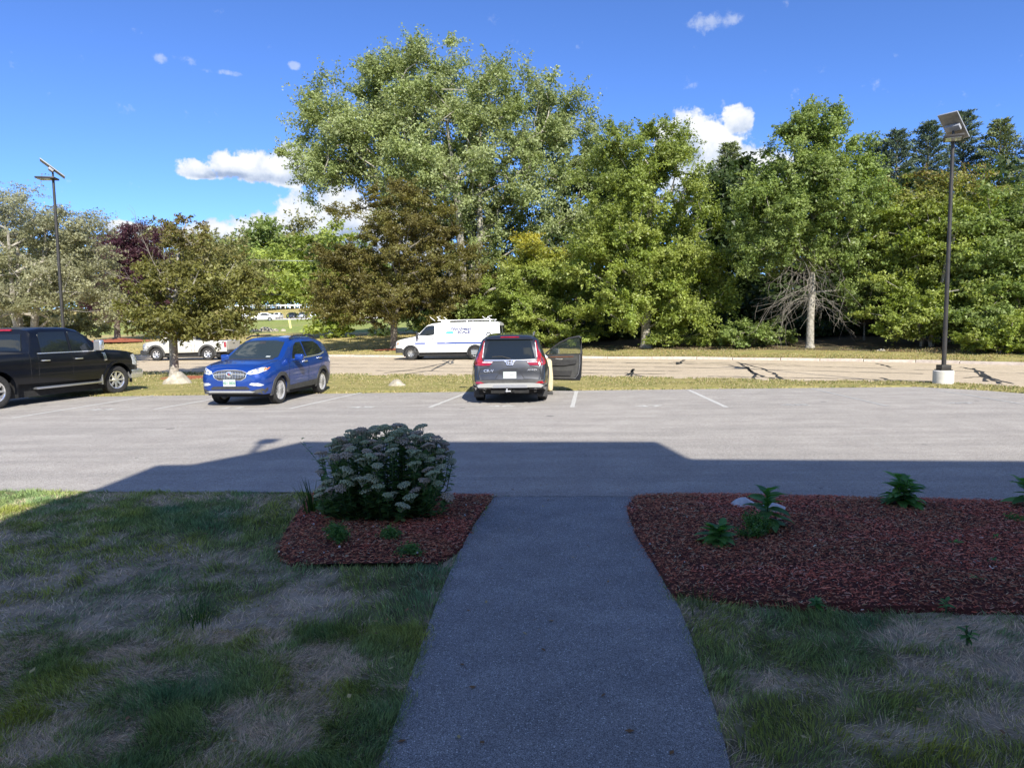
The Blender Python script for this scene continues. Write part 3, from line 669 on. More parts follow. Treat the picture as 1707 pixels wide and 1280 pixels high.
# ------------------------------------------------------------------ trees
def leaves_np(P, NRM, L, Wd, C, mt, name, parent):
    """pointed leaves lying across their normals"""
    n = len(P); NRM = NRM/np.linalg.norm(NRM, axis=1, keepdims=True)
    r = NR.normal(0, 1, (n, 3)); a = np.cross(NRM, r); a /= np.linalg.norm(a, axis=1, keepdims=True); b = np.cross(NRM, a)
    L = L[:, None]; Wd = Wd[:, None]
    V = np.stack([P-a*L*.7-b*Wd, P-a*L*.7+b*Wd, P+a*L], 1).reshape(-1, 3)
    k = np.arange(n*3).reshape(n, 3)
    return np_mesh(name, V, k, mt, parent, np.repeat(C, 3, 0))
def limbs(trunk, tips, r_tip, r_base, bias=.5, wob=.12, seg=5, thin=1.0):
    """connect every tip to the nearest existing wood; returns a bmesh"""
    nodes = []; par = []
    for i, p in enumerate(trunk): nodes.append(np.array(p)); par.append(i-1)
    ax = np.array(trunk); 
    tips = sorted(tips, key=lambda t: np.min(np.linalg.norm(ax-t, axis=1)))
    tipids = []
    for t in tips:
        A = np.array(nodes); D = A-t; c = np.linalg.norm(D, axis=1)+bias*np.maximum(0, D[:, 2]+.25*np.linalg.norm(D[:, :2], axis=1))*1.6
        k = int(np.argmin(c)); d = float(np.linalg.norm(D[k]))
        steps = max(1, int(d/.9)); prev = k
        for s in range(1, steps+1):
            f = s/steps; q = A[k]*(1-f)+t*f; q = q+NR.normal(0, wob, 3)*(f*(1-f)*3)*min(d, 2.0)+np.array([0, 0, -.10*d*math.sin(math.pi*f)*-1])*.5
            if s == steps: q = t
            nodes.append(q); par.append(prev); prev = len(nodes)-1
        tipids.append(prev)
    n = len(nodes); w = np.zeros(n)
    for i in tipids: w[i] += 1
    for i in range(n-1, 0, -1):
        if par[i] >= 0: w[par[i]] += w[i]
    w = np.maximum(w, .5); tot = w[0]
    rad = r_tip+(r_base-r_tip)*((w-1).clip(0)/max(tot-1, 1))**.55
    bm = bmesh.new()
    V = []; F = []
    for i in range(1, n):
        a, b = nodes[par[i]], nodes[i]; t = b-a; l = np.linalg.norm(t)
        if l < 1e-4: continue
        t = t/l; u = np.cross(t, [.3, .2, .93]); u /= max(np.linalg.norm(u), 1e-6); v = np.cross(t, u)
        sg = 9 if rad[i] > .12 else seg; base = len(V); ra = min(rad[par[i]], rad[i]*1.5) if par[i] >= len(trunk) or i >= len(trunk) else rad[par[i]]
        for (c, r_) in ((a, ra), (b, rad[i])):
            for k in range(sg):
                an = 2*math.pi*k/sg; V.append(c+(u*math.cos(an)+v*math.sin(an))*r_)
        for k in range(sg): F.append((base+k, base+(k+1) % sg, base+sg+(k+1) % sg, base+sg+k))
    return V, F, nodes
def tree(name, label, base, blobs, cols, nl, lf, trunk_r, ntip=150, crad=.9, trunk_top=.75, cat='tree', group=None, bark='bark', lean=(0, 0), flat=.6, shell=.45, extra=None, tiprad=.012, upb=.5, stems=1, asp=.62, hidden_trunk=False, topcol=None, drop=1.0):
    """blobs: (px, py, rx, ry, Y, weight) as seen from the path, turned into real ellipsoids in metres"""
    t = empty(name, base, 0, label, cat, group); base = Vector(base)
    E = []
    for b in blobs:
        px, py, rx, ry, Y = b[:5]; c = at(px, py, Y); s = (Y/FPX)
        E.append((np.array(c-base), rx*s, (b[6] if len(b) > 6 else .85)*rx*s, ry*s, b[5] if len(b) > 5 else 1))
    E = [(e[0], e[1]*1.10, e[2]*1.10, e[3]*1.06, e[4]) for e in E]
    vol = np.array([e[1]*e[2]*e[3]*e[4] for e in E])**.68; vol /= vol.sum()
    ct = []; od = []
    for i in NR.choice(len(E), ntip, p=vol):
        c, a, b_, h, _ = E[i]; d = NR.normal(0, 1, 3); d /= np.linalg.norm(d); r = NR.uniform(0, 1)**(shell*.8)
        ct.append(c+d*r*np.array([a, b_, h])*.93); od.append(d*r)
    ct = np.array(ct); od = np.array(od); ct[:, 2] = np.maximum(ct[:, 2], .35)
    top = max(c[2]+h for c, a, b_, h, _ in E)*trunk_top
    cx = np.mean([e[0] for e in E], 0)
    V = []; F = []
    for s in range(stems):
        off = np.array([0, 0, 0.]) if stems == 1 else np.array([math.cos(s*2.4), math.sin(s*2.4), 0])*trunk_r*2.0
        spread = 0 if stems == 1 else 1.1
        tr = [np.array([0, 0, -.15])+off, off+np.array([0, 0, .25])]
        for k in range(1, 9):
            f = k/8; tr.append(off*(1+spread*f*3)+np.array([cx[0]*f*f*.8+lean[0]*f, cx[1]*f*f*.5, top*f])+NR.normal(0, .05, 3)*(top/9)*f)
        mine = ct[s::stems] if stems > 1 else ct
        v, f_, nodes = limbs(tr, list(mine), tiprad, trunk_r, upb)
        o_ = len(V); V += v; F += [tuple(o_+q for q in ff) for ff in f_]
    # flare at the foot
    V2 = [(v[0]*(1+.45*max(0, .35-v[2])/.35*(abs(v[0])+abs(v[1]) < trunk_r*2.2)), v[1]*(1+.45*max(0, .35-v[2])/.35*(abs(v[0])+abs(v[1]) < trunk_r*2.2)), v[2]) for v in V]
    tk = pobj('trunk', V2, F, M[bark], t, 60)
    # leaves
    per = NR.multinomial(int(nl), np.full(ntip, 1/ntip)); ci = np.repeat(np.arange(ntip), per); n = len(ci)
    cr_ = crad*NR.uniform(.6, 1.35, ntip)
    NS = 8                                                         # leafy sprays running outwards from every cluster
    sub = NR.normal(0, .75, (ntip, NS, 3))+od[:, None, :]*.45+np.array([0, 0, .22]); sub /= np.linalg.norm(sub, axis=2, keepdims=True); sub *= NR.uniform(.8, 1.9, (ntip, NS, 1))
    u_ = NR.uniform(.05, 1, n)[:, None]
    q = (sub[ci, NR.integers(0, NS, n)]*u_+NR.normal(0, .20, (n, 3))*(1.1-.5*u_))*cr_[ci][:, None]*np.array([1, 1, flat])
    P = ct[ci]+q; P[:, 2] = np.maximum(P[:, 2], .1)
    nr = NR.normal(0, 1, (n, 3))*.85+q/np.maximum(np.linalg.norm(q, axis=1, keepdims=True), .01)*.45+od[ci]*.35+np.array([0, 0, .55])
    cols = [np.array(c) for c in cols]; ck = NR.uniform(0, 1, ntip)[ci]*.55+NR.uniform(0, 1, n)*.45
    k = ck*(len(cols)-1); i0 = np.clip(k.astype(int), 0, len(cols)-2); f = (k-i0)[:, None]; CA = np.array(cols)
    C = (CA[i0]*(1-f)+CA[i0+1]*f)*NR.uniform(.72, 1.3, n)[:, None]*NR.uniform(.85, 1.18, ntip)[ci][:, None]
    if topcol:
        hz = np.clip((P[:, 2]/np.max(P[:, 2])-topcol[1])/(1-topcol[1]), 0, 1)*(NR.uniform(0, 1, n) < topcol[2]); hz = hz[:, None]
        C = C*(1-hz)+np.array(topcol[0])*NR.uniform(.7, 1.3, n)[:, None]*hz
    L = lf*NR.uniform(.7, 1.25, n)
    leaves_np(P, nr, L, L*asp, C, M['leaf'], 'crown', t)
    if extra: extra(t)
    return t
GRE = [(.13, .19, .050), (.20, .265, .072), (.29, .345, .12)]
YGR = [(.16, .215, .042), (.25, .31, .065), (.36, .40, .12)]
SIL = [(.20, .25, .085), (.28, .33, .13), (.39, .43, .23)]
BRO = [(.105, .095, .032), (.16, .14, .042), (.20, .21, .055)]
OLV = [(.17, .175, .06), (.24, .24, .09), (.32, .31, .14)]
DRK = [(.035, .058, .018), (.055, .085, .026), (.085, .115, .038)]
def B(px, py, Y, dz=0): 
    c = at(px, py, Y); return (c.x, c.y, tz(c.x, c.y)+dz)
# 1 big silver maple
tree('silver_maple', 'tallest tree, broad silvery green maple rising behind the brown maple', B(775, 560, 56),
     [(740,260,150,120,56,1.2),(735,146,112,66,56,1.2),(600,185,95,66,55,1.2),(860,190,95,72,56,1.6),(545,245,68,58,54,1.3),(650,270,110,90,56,1),(780,280,120,100,56,1),(935,240,60,76,57,1.7),(905,330,80,80,56,1),(520,305,55,34,54,1),(800,400,90,60,57,1),(660,138,66,46,56,1),(900,430,70,60,57,.8),(690,102,46,28,56,.6)],
     SIL, 225000, .114, .30, 540, 1.1, .70, stems=4, flat=.95, shell=.42, tiprad=.018, asp=.6, bark='barkpale')
tree('leafy_shrub', 'low grey green thicket behind the black pickup under the birch', B(50, 556, 46), [(0,535,80,24,46,1),(95,538,70,20,46,1),(150,545,40,14,46,.8)], OLV, 22000, .085, .04, 110, .5, .4, cat='shrub', stems=3)
# 2 brown maple beside the van
tree('bronze_maple', 'round crowned maple with bronze leaves on the tan grass left of the white van', B(657, 583, 47.5),
     [(660,430,125,110,47.5,1),(665,370,70,60,47.5,1),(580,470,62,62,46.5,1),(740,470,60,62,47.5,1),(785,475,40,50,47.5,.9),(655,500,125,42,47,1),(600,520,60,22,46.5,.8)],
     BRO, 120000, .080, .24, 260, .75, .6, flat=.6, shell=.5, stems=1)
# 3 maple with pale trunk
tree('green_maple', 'bushy green maple with short forked pale trunk right of the dark car', B(1077, 580, 42.5),
     [(1075,300,98,84,42.5,1),(1065,255,70,50,42.5,1),(1070,380,118,90,42.5,1),(1030,450,85,80,42,1),(1130,450,90,85,42.5,1),(1010,520,72,26,41.5,.8),(1140,520,72,30,42,.8),(1080,500,80,38,41.5,1),(1165,400,30,70,43,.4)],
     YGR, 145000, .086, .30, 300, .70, .72, flat=.85, bark='barkpale', shell=.5, topcol=((.20,.25,.07), .35, .8))
# 4 tall tree with dead lower limbs
def dead(t):
    V = []; F = []; rng = np.random.default_rng(5)
    for k in range(84):
        z0 = rng.uniform(2.3, 6.6); az = rng.uniform(0, 2*math.pi); L = rng.uniform(1.2, 3.9); 
        if rng.uniform() < .45: az = rng.uniform(2.6, 4.2)
        p = np.array([0, 0, z0]); d = np.array([math.cos(az), math.sin(az), rng.uniform(-.1, .5)]); pts = [p]
        for s in range(7):
            d = d+rng.normal(0, .19, 3)+np.array([0, 0, -.24]); d /= np.linalg.norm(d); pts.append(pts[-1]+d*L/7)
            if s > 1:
                e = d+rng.normal(0, .6, 3)+np.array([0, 0, -.3]); e /= np.linalg.norm(e); q = pts[-1]; q2 = q+e*L*rng.uniform(.1, .28); q3 = q2+(e+rng.normal(0, .4, 3))*L*.12
                for a, b, ra, rb in ((q, q2, .009, .006), (q2, q3, .006, .003)): seg_(V, F, a, b, ra, rb)
        for i in range(7): seg_(V, F, pts[i], pts[i+1], .021*(1-i/8), .021*(1-(i+1)/8))
    pobj('dead_limbs', V, F, M['twig'], t)
def seg_(V, F, a, b, ra, rb, sg=4):
    t = (b-a)/max(np.linalg.norm(b-a), 1e-6); u = np.cross(t, [.3, .25, .9]); u /= np.linalg.norm(u); v = np.cross(t, u); base = len(V)
    for c, r_ in ((a, ra), (b, rb)):
        for k in range(sg): an = 2*math.pi*k/sg; V.append(c+(u*math.cos(an)+v*math.sin(an))*r_)
    for k in range(sg): F.append((base+k, base+(k+1) % sg, base+sg+(k+1) % sg, base+sg+k))
tree('roadside_tree', 'tall pointed green tree with tangle of bare dead lower branches over straight trunk', B(1350, 580, 38.5),
     [(1358,208,52,36,38.5,1.1),(1354,262,84,58,38.5,1.1),(1356,305,98,50,38.5,.9),(1355,340,115,80,38.5,1),(1310,395,88,50,38.5,1),(1410,400,88,60,38.5,1),(1275,430,50,30,38.5,.7),(1440,470,55,50,38.5,.8)],
     GRE, 130000, .080, .19, 290, .66, .92, flat=.85, bark='barkpale', extra=dead, shell=.5, upb=.3)
# 5 right mass of bushy trees
tree('bushy_tree', 'wide bushy green tree behind the right lamp post with rusty top', B(1545, 592, 36),
     [(1560,350,95,62,37,1),(1530,430,85,90,36.5,1),(1620,400,90,95,37,1),(1600,500,110,60,36,1),(1510,520,60,50,36,.8)],
     YGR, 105000, .078, .12, 250, .75, .6, bark='barkpale', stems=3, topcol=((.26, .20, .08), .72, .75), shell=.5)
tree('bushy_tree', 'rounded light green tree at the right edge of the view', B(1720, 600, 34),
     [(1660,400,75,90,35,1),(1720,430,90,110,34,1),(1680,520,100,60,33.5,1),(1790,450,90,130,34,1)],
     GRE, 72000, .085, .16, 210, .75, .6, stems=2, shell=.5)
tree('bushy_tree', 'dense hedge like tree beyond the right edge of the view', B(1930, 610, 31), [(1930,440,120,150,31,1),(2050,480,110,120,30,1)], GRE, 12000, .17, .16, 90, 1.1, .6)
# 6 yellowing tree and shrubs between
tree('yellowing_tree', 'small tree turning golden yellow at the top, behind the dark car', B(880, 575, 47),
     [(895,425,48,38,47,1),(890,470,75,50,47,1),(850,500,60,45,46.5,1),(930,500,60,50,47,1)],
     YGR, 56000, .080, .11, 140, .7, .6, topcol=((.46, .40, .05), .62, .85))
tree('leafy_shrub', 'bright green shrub behind the open car door', B(925, 585, 44.5), [(905,540,50,38,44.5,1),(960,550,52,34,44.5,1),(880,520,40,40,45,1)], YGR, 30000, .08, .05, 70, .6, .4, cat='shrub', stems=3)
tree('leafy_shrub', 'low dark green shrub between the white van and the woods', B(800, 575, 49), [(790,530,60,45,49,1),(840,545,50,40,49,1),(730,545,45,30,50,1)], GRE, 26000, .09, .05, 70, .7, .4, cat='shrub', stems=3)
tree('leafy_shrub', 'low bright shrub at the wood edge right of the pale forked trunk', B(1150, 578, 42.5), [(1140,560,42,20,42.5,1),(1190,566,40,16,42,1),(1100,568,30,14,42,1)], YGR, 18000, .07, .03, 50, .4, .4, cat='shrub', stems=3)
tree('leafy_shrub', 'low shrub at the wood edge left of the straight pale trunk', B(1250, 578, 40), [(1245,560,44,20,40,1),(1290,555,30,26,41,1)], GRE, 16000, .07, .03, 46, .4, .4, cat='shrub', stems=3)
tree('leafy_shrub', 'shrub growing under the right end of the woods near the kerb', B(1665, 590, 31.5), [(1650,566,50,22,32,1),(1700,560,50,30,31,1)], YGR, 18000, .065, .03, 50, .4, .4, cat='shrub', stems=3)
tree('red_leaf_shrub', 'shrub with a few rusty orange leaves right of the dead branches', B(1440, 575, 41), [(1440,420,22,14,41,1),(1425,445,40,26,41,.8),(1445,500,40,45,41.5,1)], [(.06, .06, .03), (.12, .08, .04), (.30, .12, .045)], 12000, .07, .05, 46, .5, .8, cat='shrub')
# dark filling woods behind
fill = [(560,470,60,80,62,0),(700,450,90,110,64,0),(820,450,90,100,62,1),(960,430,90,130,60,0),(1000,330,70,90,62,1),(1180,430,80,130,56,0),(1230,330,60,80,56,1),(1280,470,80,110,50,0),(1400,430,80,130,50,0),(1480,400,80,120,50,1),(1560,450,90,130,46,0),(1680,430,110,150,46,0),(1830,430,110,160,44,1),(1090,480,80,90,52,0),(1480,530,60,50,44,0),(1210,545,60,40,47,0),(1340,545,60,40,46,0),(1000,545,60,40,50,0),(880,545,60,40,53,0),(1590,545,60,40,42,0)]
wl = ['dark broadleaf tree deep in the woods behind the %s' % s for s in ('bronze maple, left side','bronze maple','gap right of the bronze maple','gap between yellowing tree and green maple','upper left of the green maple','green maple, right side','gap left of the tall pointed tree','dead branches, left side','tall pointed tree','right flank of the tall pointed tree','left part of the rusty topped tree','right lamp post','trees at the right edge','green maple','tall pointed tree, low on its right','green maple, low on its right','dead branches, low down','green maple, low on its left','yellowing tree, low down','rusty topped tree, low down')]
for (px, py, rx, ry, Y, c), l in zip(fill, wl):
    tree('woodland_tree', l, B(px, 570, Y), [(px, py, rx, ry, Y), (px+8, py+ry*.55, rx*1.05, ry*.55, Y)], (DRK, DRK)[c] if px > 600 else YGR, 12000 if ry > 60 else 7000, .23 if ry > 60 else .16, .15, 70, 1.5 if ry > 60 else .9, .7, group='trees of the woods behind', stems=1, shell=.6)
# pines
def pine(label, px, top, bot, rad, Y, cols, n=15000, nb=130):
    base = B(px, 575, Y); t = empty('pine_tree', base, 0, label, 'pine tree', 'pine trees above the woods'); base = Vector(base)
    tp = at(px, top, Y).z-base.z; bt = at(px, bot, Y).z-base.z; rr = rad*Y/FPX
    V = []; F = []; seg_(V, F, np.array([0, 0, -.2]), np.array([0, 0, tp*.6]), .24, .14, 8); seg_(V, F, np.array([0, 0, tp*.6]), np.array([0, 0, tp]), .14, .02, 6)
    P = []; D = []
    for k in range(nb):
        f = (k+.5)/nb; z = bt+(tp-bt)*f**.85; az = k*2.4+NR.uniform(-.3, .3); L = rr*(1-f)**.62*NR.uniform(.55, 1.12)+.25
        d = np.array([math.cos(az), math.sin(az), .12+.35*f]); tip = np.array([0, 0, z])+d*L; seg_(V, F, np.array([0, 0, z-.15]), tip, .035, .012)
        m_ = int(1.25*n/nb*(.4+L/rr)); u = NR.uniform(.25, 1.05, m_); side = NR.normal(0, 1, (m_, 3))*np.array([.26, .26, .12])*(.4+L*.18)
        q = np.array([0, 0, z])+d*L*u[:, None]+side; q[:, 2] += .22*np.sin(u*3)*NR.uniform(0, 1, m_); P.append(q); D.append(np.tile(d, (m_, 1))+NR.normal(0, .55, (m_, 3)))
    pobj('trunk', V, F, M['bark'], t); P = np.concatenate(P); D = np.concatenate(D); D /= np.linalg.norm(D, axis=1, keepdims=True); m_ = len(P)
    s = np.cross(D, NR.normal(0, 1, (m_, 3))); s /= np.linalg.norm(s, axis=1, keepdims=True)
    L = (.17*NR.uniform(.7, 1.3, m_))[:, None]; w = .042
    Vn = np.stack([P-s*w*1.2, P+D*L*1.15, P+s*w*1.2], 1).reshape(-1, 3); cA = np.array(cols)[NR.choice(len(cols), m_)]*NR.uniform(.7, 1.3, m_)[:, None]
    np_mesh('needles', Vn, np.arange(m_*3).reshape(m_, 3), M['pine'], t, np.repeat(cA, 3, 0))
PB = [(.06, .09, .05), (.085, .12, .065), (.12, .16, .09)]; PG = [(.10, .13, .045), (.15, .18, .06), (.20, .23, .085)]
pine('pointed pine seen between the green maple and tall tree, against the cloud', 1212, 243, 500, 62, 60, PG, 17000)
pine('narrow pine just right of the tall pointed tree', 1484, 222, 480, 58, 56, PB, 14000)
pine('dark blue green pine left of the right lamp head', 1535, 208, 480, 66, 58, PB, 17000)
pine('dark pine directly behind the right lamp head', 1592, 190, 480, 62, 60, PB, 17000)
pine('broad yellowish pine right of the lamp head', 1652, 204, 480, 72, 57, PG, 17000)
pine('pine at the right edge of the photograph', 1716, 222, 480, 70, 55, PG, 14000)
pine('pine half hidden behind the tall pointed tree', 1455, 240, 470, 52, 58, PB, 11000)
# left group
tree('birch_tree', 'pale leaved many stemmed tree behind the left lamp post', B(38, 560, 38),
     [(40,380,110,78,38,1),(-40,400,100,90,38,1),(120,420,60,66,38,1),(60,480,110,60,37.5,1),(150,490,52,50,38,.8),(-60,500,90,60,38,1)],
     [(.22, .225, .11), (.29, .29, .16), (.40, .40, .27)], 85000, .066, .15, 240, .8, .7, bark='barkpale', stems=4, shell=.6, topcol=((.30, .33, .29), .6, .5))
tree('purple_plum_tree', 'dark purple leaved tree on a red mulch ring left of the small parking lot maple', B(196, 566, 64),
     [(222,425,60,50,64,1),(190,470,62,60,64,1),(240,480,50,60,64,1),(205,520,50,25,63.5,.8)], [(.055, .022, .034), (.085, .034, .046), (.13, .075, .07)], 50000, .10, .26, 130, 1.1, .7, shell=.5)
tree('green_field_tree', 'olive green tree standing behind the small parking lot maple', B(300, 560, 75), [(290,440,75,60,75,1),(370,450,65,60,75,1),(270,490,50,40,75,1)], OLV, 22000, .17, .22, 100, 1.5, .7)
def bare(t):
    V = []; F = []; rng = np.random.default_rng(8)
    for (x0, z0, dx, dz, L) in [(-.1, 3.4, -.22, 1, 2.9), (.0, 3.2, -.12, 1, 2.6), (.1, 3.0, .42, .9, 2.4), (-.2, 3.0, -.75, .75, 2.2), (.05, 3.6, .12, 1, 2.3), (.1, 3, .8, .8, 2.2), (-.1, 2.6, -.9, .35, 2.0)]:
        p = np.array([x0, 0, z0]); d = np.array([dx, rng.uniform(-.2, .2), dz]); d /= np.linalg.norm(d)
        for s in range(9):
            q = p+d*L/9; seg_(V, F, p, q, .024*(1-s/10), .024*(1-(s+1)/10)); p = q; d = d+rng.normal(0, .07, 3); d /= np.linalg.norm(d)
            if s > 2:
                for w in range(2):
                    e = d+rng.normal(0, .45, 3); e /= np.linalg.norm(e); q2 = p+e*.32; seg_(V, F, p, q2, .007, .004); e2 = e+rng.normal(0, .4, 3); seg_(V, F, q2, q2+e2*.2, .004, .002)
    pobj('bare_twigs', V, F, M['twig'], t)
tb = gp(291, 628)
tree('parking_lot_maple', 'small sparse maple with bronze green leaves growing from the verge beside the blue car', (tb.x, tb.y, -.03),
     [(300,520,112,38,27.2,1),(320,462,104,38,27.2,.55),(405,500,36,40,27.2,.8),(235,515,34,30,27.2,.6),(385,545,50,22,26.8,.7),(250,475,50,38,27,.5),(395,480,52,50,27,.9),(310,405,60,30,27.2,.30),(345,375,24,26,27.2,.3),(290,378,20,26,27.2,.22),(330,545,78,20,26.8,.8),(262,530,56,24,26.8,.8),(370,520,50,36,27,.8)],
     [(.12, .125, .036), (.18, .175, .05), (.24, .25, .07)], 25000, .075, .16, 190, .40, .95, bark='barkpale', extra=bare, shell=.6, tiprad=.009, flat=.7, topcol=((.20, .15, .07), .6, .5))
# the wood edge beyond the far lot
far = [(430,420,52,46,215,GRE),(500,420,55,44,225,OLV),(545,430,50,60,205,YGR),(470,460,60,44,200,YGR),(390,450,50,42,210,GRE),(340,440,60,44,215,OLV),(250,450,60,44,220,DRK),(150,440,80,60,210,OLV),(40,440,90,70,205,DRK),(-80,440,90,70,205,GRE),(610,450,70,70,200,GRE)]
fl = ['round dark tree standing highest in the far treeline','grey green far tree right of the highest round one','bright green far tree left of the bronze maple','yellow green far tree above the guardrail','dark far tree left of the round one','far tree behind the right half of the parking lot maple','far tree behind the left half of the parking lot maple','far tree behind the purple tree','far tree behind the left lamp post','far tree beyond the left edge','far tree hidden partly behind the bronze maple']
for (px, py, rx, ry, Y, c), l in zip(far, fl):
    tree('far_tree', l, B(px, 508, Y), [(px, py, rx, ry, Y), (px-rx*.3, py+ry*.6, rx*.9, ry*.55, Y)], c, 11000, .58, .5, 60, 4.0, .7, group='trees beyond the far lot', shell=.55)
def treebelt():
    n = 18000; x = NR.uniform(-330, 300, n); y = 268+NR.uniform(0, 30, n)+interp(KERB, x)*.3; h = 9+6*fbm(x, y*0, .06, 3, 5)
    P = np.stack([x, y, 9+h*NR.uniform(0, 1, n)**.7], 1); C = np.array(DRK+OLV)[NR.choice(6, n)]*NR.uniform(.7, 1.3, n)[:, None]
    L = NR.uniform(.8, 1.5, n); o = leaves_np(P, NR.normal(0, 1, (n, 3))+np.array([0, -.4, .6]), L, L*.7, C, M['leaf'], 'far_woods', None)
    tag(o, 'mass of distant woods closing the horizon', 'woods', kind='stuff')
treebelt()

# ------------------------------------------------------------------ small plants of the beds
def leaf_mesh(name, L, Wd, bend=.3, fold=.15, col=(.05, .11, .03), n=6, tipw=.0):
    V = []; C = []
    for i in range(n+1):
        t = i/n; w = Wd*math.sin(math.pi*min(1, t*.92+.06))**.8*(1-.25*t); z = -bend*L*t*t+.02*L*math.sin(t*9); x = L*t*(1-.18*bend*t)
        V += [(x, -w, z+fold*w), (x, 0, z), (x, w, z+fold*w)]; C += [np.array(col)*1.0, np.array(col)*1.25, np.array(col)*1.0]
    F = []
    for i in range(n):
        a = 3*i; F += [(a, a+1, a+4, a+3), (a+1, a+2, a+5, a+4)]
    me = bpy.data.meshes.new(name); me.from_pydata(V, [], F); me.update(); me.shade_smooth()
    at_ = me.attributes.new('tint', 'FLOAT_COLOR', 'POINT'); c = np.ones((len(V), 4), np.float32); c[:, :3] = C; at_.data.foreach_set('color', c.ravel())
    me.materials.append(M['leaf']); return me
def put(me, name, parent, loc, az, el, sc, roll=0):
    o = bpy.data.objects.new(name, me); COL.objects.link(o); o.parent = parent; o.location = loc
    o.rotation_euler = (Matrix.Rotation(az, 4, 'Z') @ Matrix.Rotation(-el, 4, 'Y') @ Matrix.Rotation(roll, 4, 'X')).to_euler(); o.scale = (sc, sc, sc); return o
def ground_at(px, py, z=.05):
    g = gp(px, py, z); return (g.x, g.y, z-.015)
LM = [leaf_mesh('leaf', 1, .27, .35, .3, c) for c in ((.11, .26, .07), (.15, .32, .09), (.09, .21, .07))]
def broad(px, py, h, n, lf, label, name='broad_leaf_plant', spread=.5, ns=3):
    t = empty(name, ground_at(px, py), 0, label, 'plant')
    bm = bmesh.new(); tops = []
    for s in range(ns):
        a = rnd.uniform(0, 6.28); r = spread*h*rnd.uniform(.1, .5) if ns > 1 else 0; tp = Vector((math.cos(a)*r, math.sin(a)*r, h*rnd.uniform(.7, .95))); tops.append(tp)
        tube(bm, [(0, 0, -.02), tp*.5+Vector((.005, 0, 0)), tp], [.006, .005, .003], 5)
    bobj('stem', bm, mat('stem_green', (.06, .11, .04), None, rough=.6) if 'stem_green' not in bpy.data.materials else bpy.data.materials['stem_green'], t)
    for i in range(n):
        tp = tops[i % ns]; f = (i//ns+1)/(n//ns+1); p = tp*(.15+.85*f); az = i*2.4+rnd.uniform(-.3, .3)
        put(rnd.choice(LM), 'leaf', t, p, az, -.05+.9*f+rnd.uniform(-.15, .2), lf*(1.15-.45*f)*rnd.uniform(.85, 1.15), rnd.uniform(-.3, .3))
    return t
broad(1196, 908, .20, 36, .17, 'low clump of broad green leaves at the front left of the right mulch bed', ns=4)
broad(1278, 880, .38, 24, .21, 'upright plant with long pointed leaves standing beside the two white rocks', ns=1)
broad(1503, 843, .33, 60, .20, 'bushy broad leaved plant at the back edge of the right mulch bed', ns=6, spread=.75)
broad(1718, 846, .35, 26, .20, 'broad leaved plant cut off by the right edge at the back of the mulch bed', ns=3)
broad(1362, 1010, .07, 20, .06, 'small seedling at the front edge of the right mulch bed, in its middle', 'seedling', ns=4)
broad(1592, 907, .04, 9, .075, 'flat seedling lying in the right part of the mulch bed', 'seedling', ns=2)
broad(1655, 938, .05, 9, .06, 'seedling right of and nearer than the flat one in the mulch bed', 'seedling', ns=2)
broad(1662, 900, .06, 9, .05, 'tiny seedling farthest right and back in the mulch bed', 'seedling', ns=2)
broad(1630, 966, .03, 8, .07, 'nearest pale seedling in the right part of the mulch bed', 'seedling', ns=2)
broad(1577, 1012, .06, 10, .06, 'yellow green seedling at the front edge of the mulch bed, farthest right', 'seedling', ns=2)
broad(1612, 1065, .09, 16, .06, 'leafy weed growing in the dry grass at the right', 'weed', ns=3)
def ferny(px, py, h, r, n, label, cols=((.09, .20, .055), (.12, .25, .07), (.16, .28, .09)), name='feathery_plant'):
    t = empty(name, ground_at(px, py), 0, label, 'plant'); bm = bmesh.new(); P = []
    for s in range(26):
        a = rnd.uniform(0, 6.28); q = rnd.uniform(.1, 1)*r; tp = Vector((math.cos(a)*q, math.sin(a)*q, h*(1-.5*(q/r)**2)*rnd.uniform(.6, 1))); tube(bm, [(0, 0, -.01), tp*.5+Vector((0, 0, .02)), tp], .0022, 4, False); P.append(np.array(tp))
    bobj('stem', bm, bpy.data.materials['stem_green'], t); P = np.array(P)[NR.integers(0, 26, n)]*NR.uniform(.45, 1.05, (n, 1))+NR.normal(0, .018, (n, 3)); P[:, 2] = np.maximum(P[:, 2], .005)
    L = NR.uniform(.008, .018, n); C = np.array(cols)[NR.choice(3, n)]*NR.uniform(.7, 1.3, n)[:, None]
    tag(leaves_np(P, NR.normal(0, 1, (n, 3))+np.array([0, 0, 1]), L, L*.5, C, M['leaf'], 'foliage', t), kind='stuff'); return t
ferny(1257, 893, .22, .19, 2600, 'fine leaved green plant between the low clump and the white rocks')
ferny(560, 905, .20, .13, 1200, 'small trailing leafy plant at the left foot of the flowering bush', name='trailing_plant')
ferny(545, 860, .28, .10, 1500, 'trailing green shoots spilling over the left front of the flowering bush', name='trailing_plant')
ferny(684, 920, .07, .12, 700, 'low green weed in the mulch in front of the flowering bush', name='weed')
ferny(650, 898, .12, .12, 900, 'small green weed touching the front foot of the flowering bush', name='weed')
ferny(1690, 868, .05, .10, 400, 'faint small weed far right in the mulch bed', name='weed')
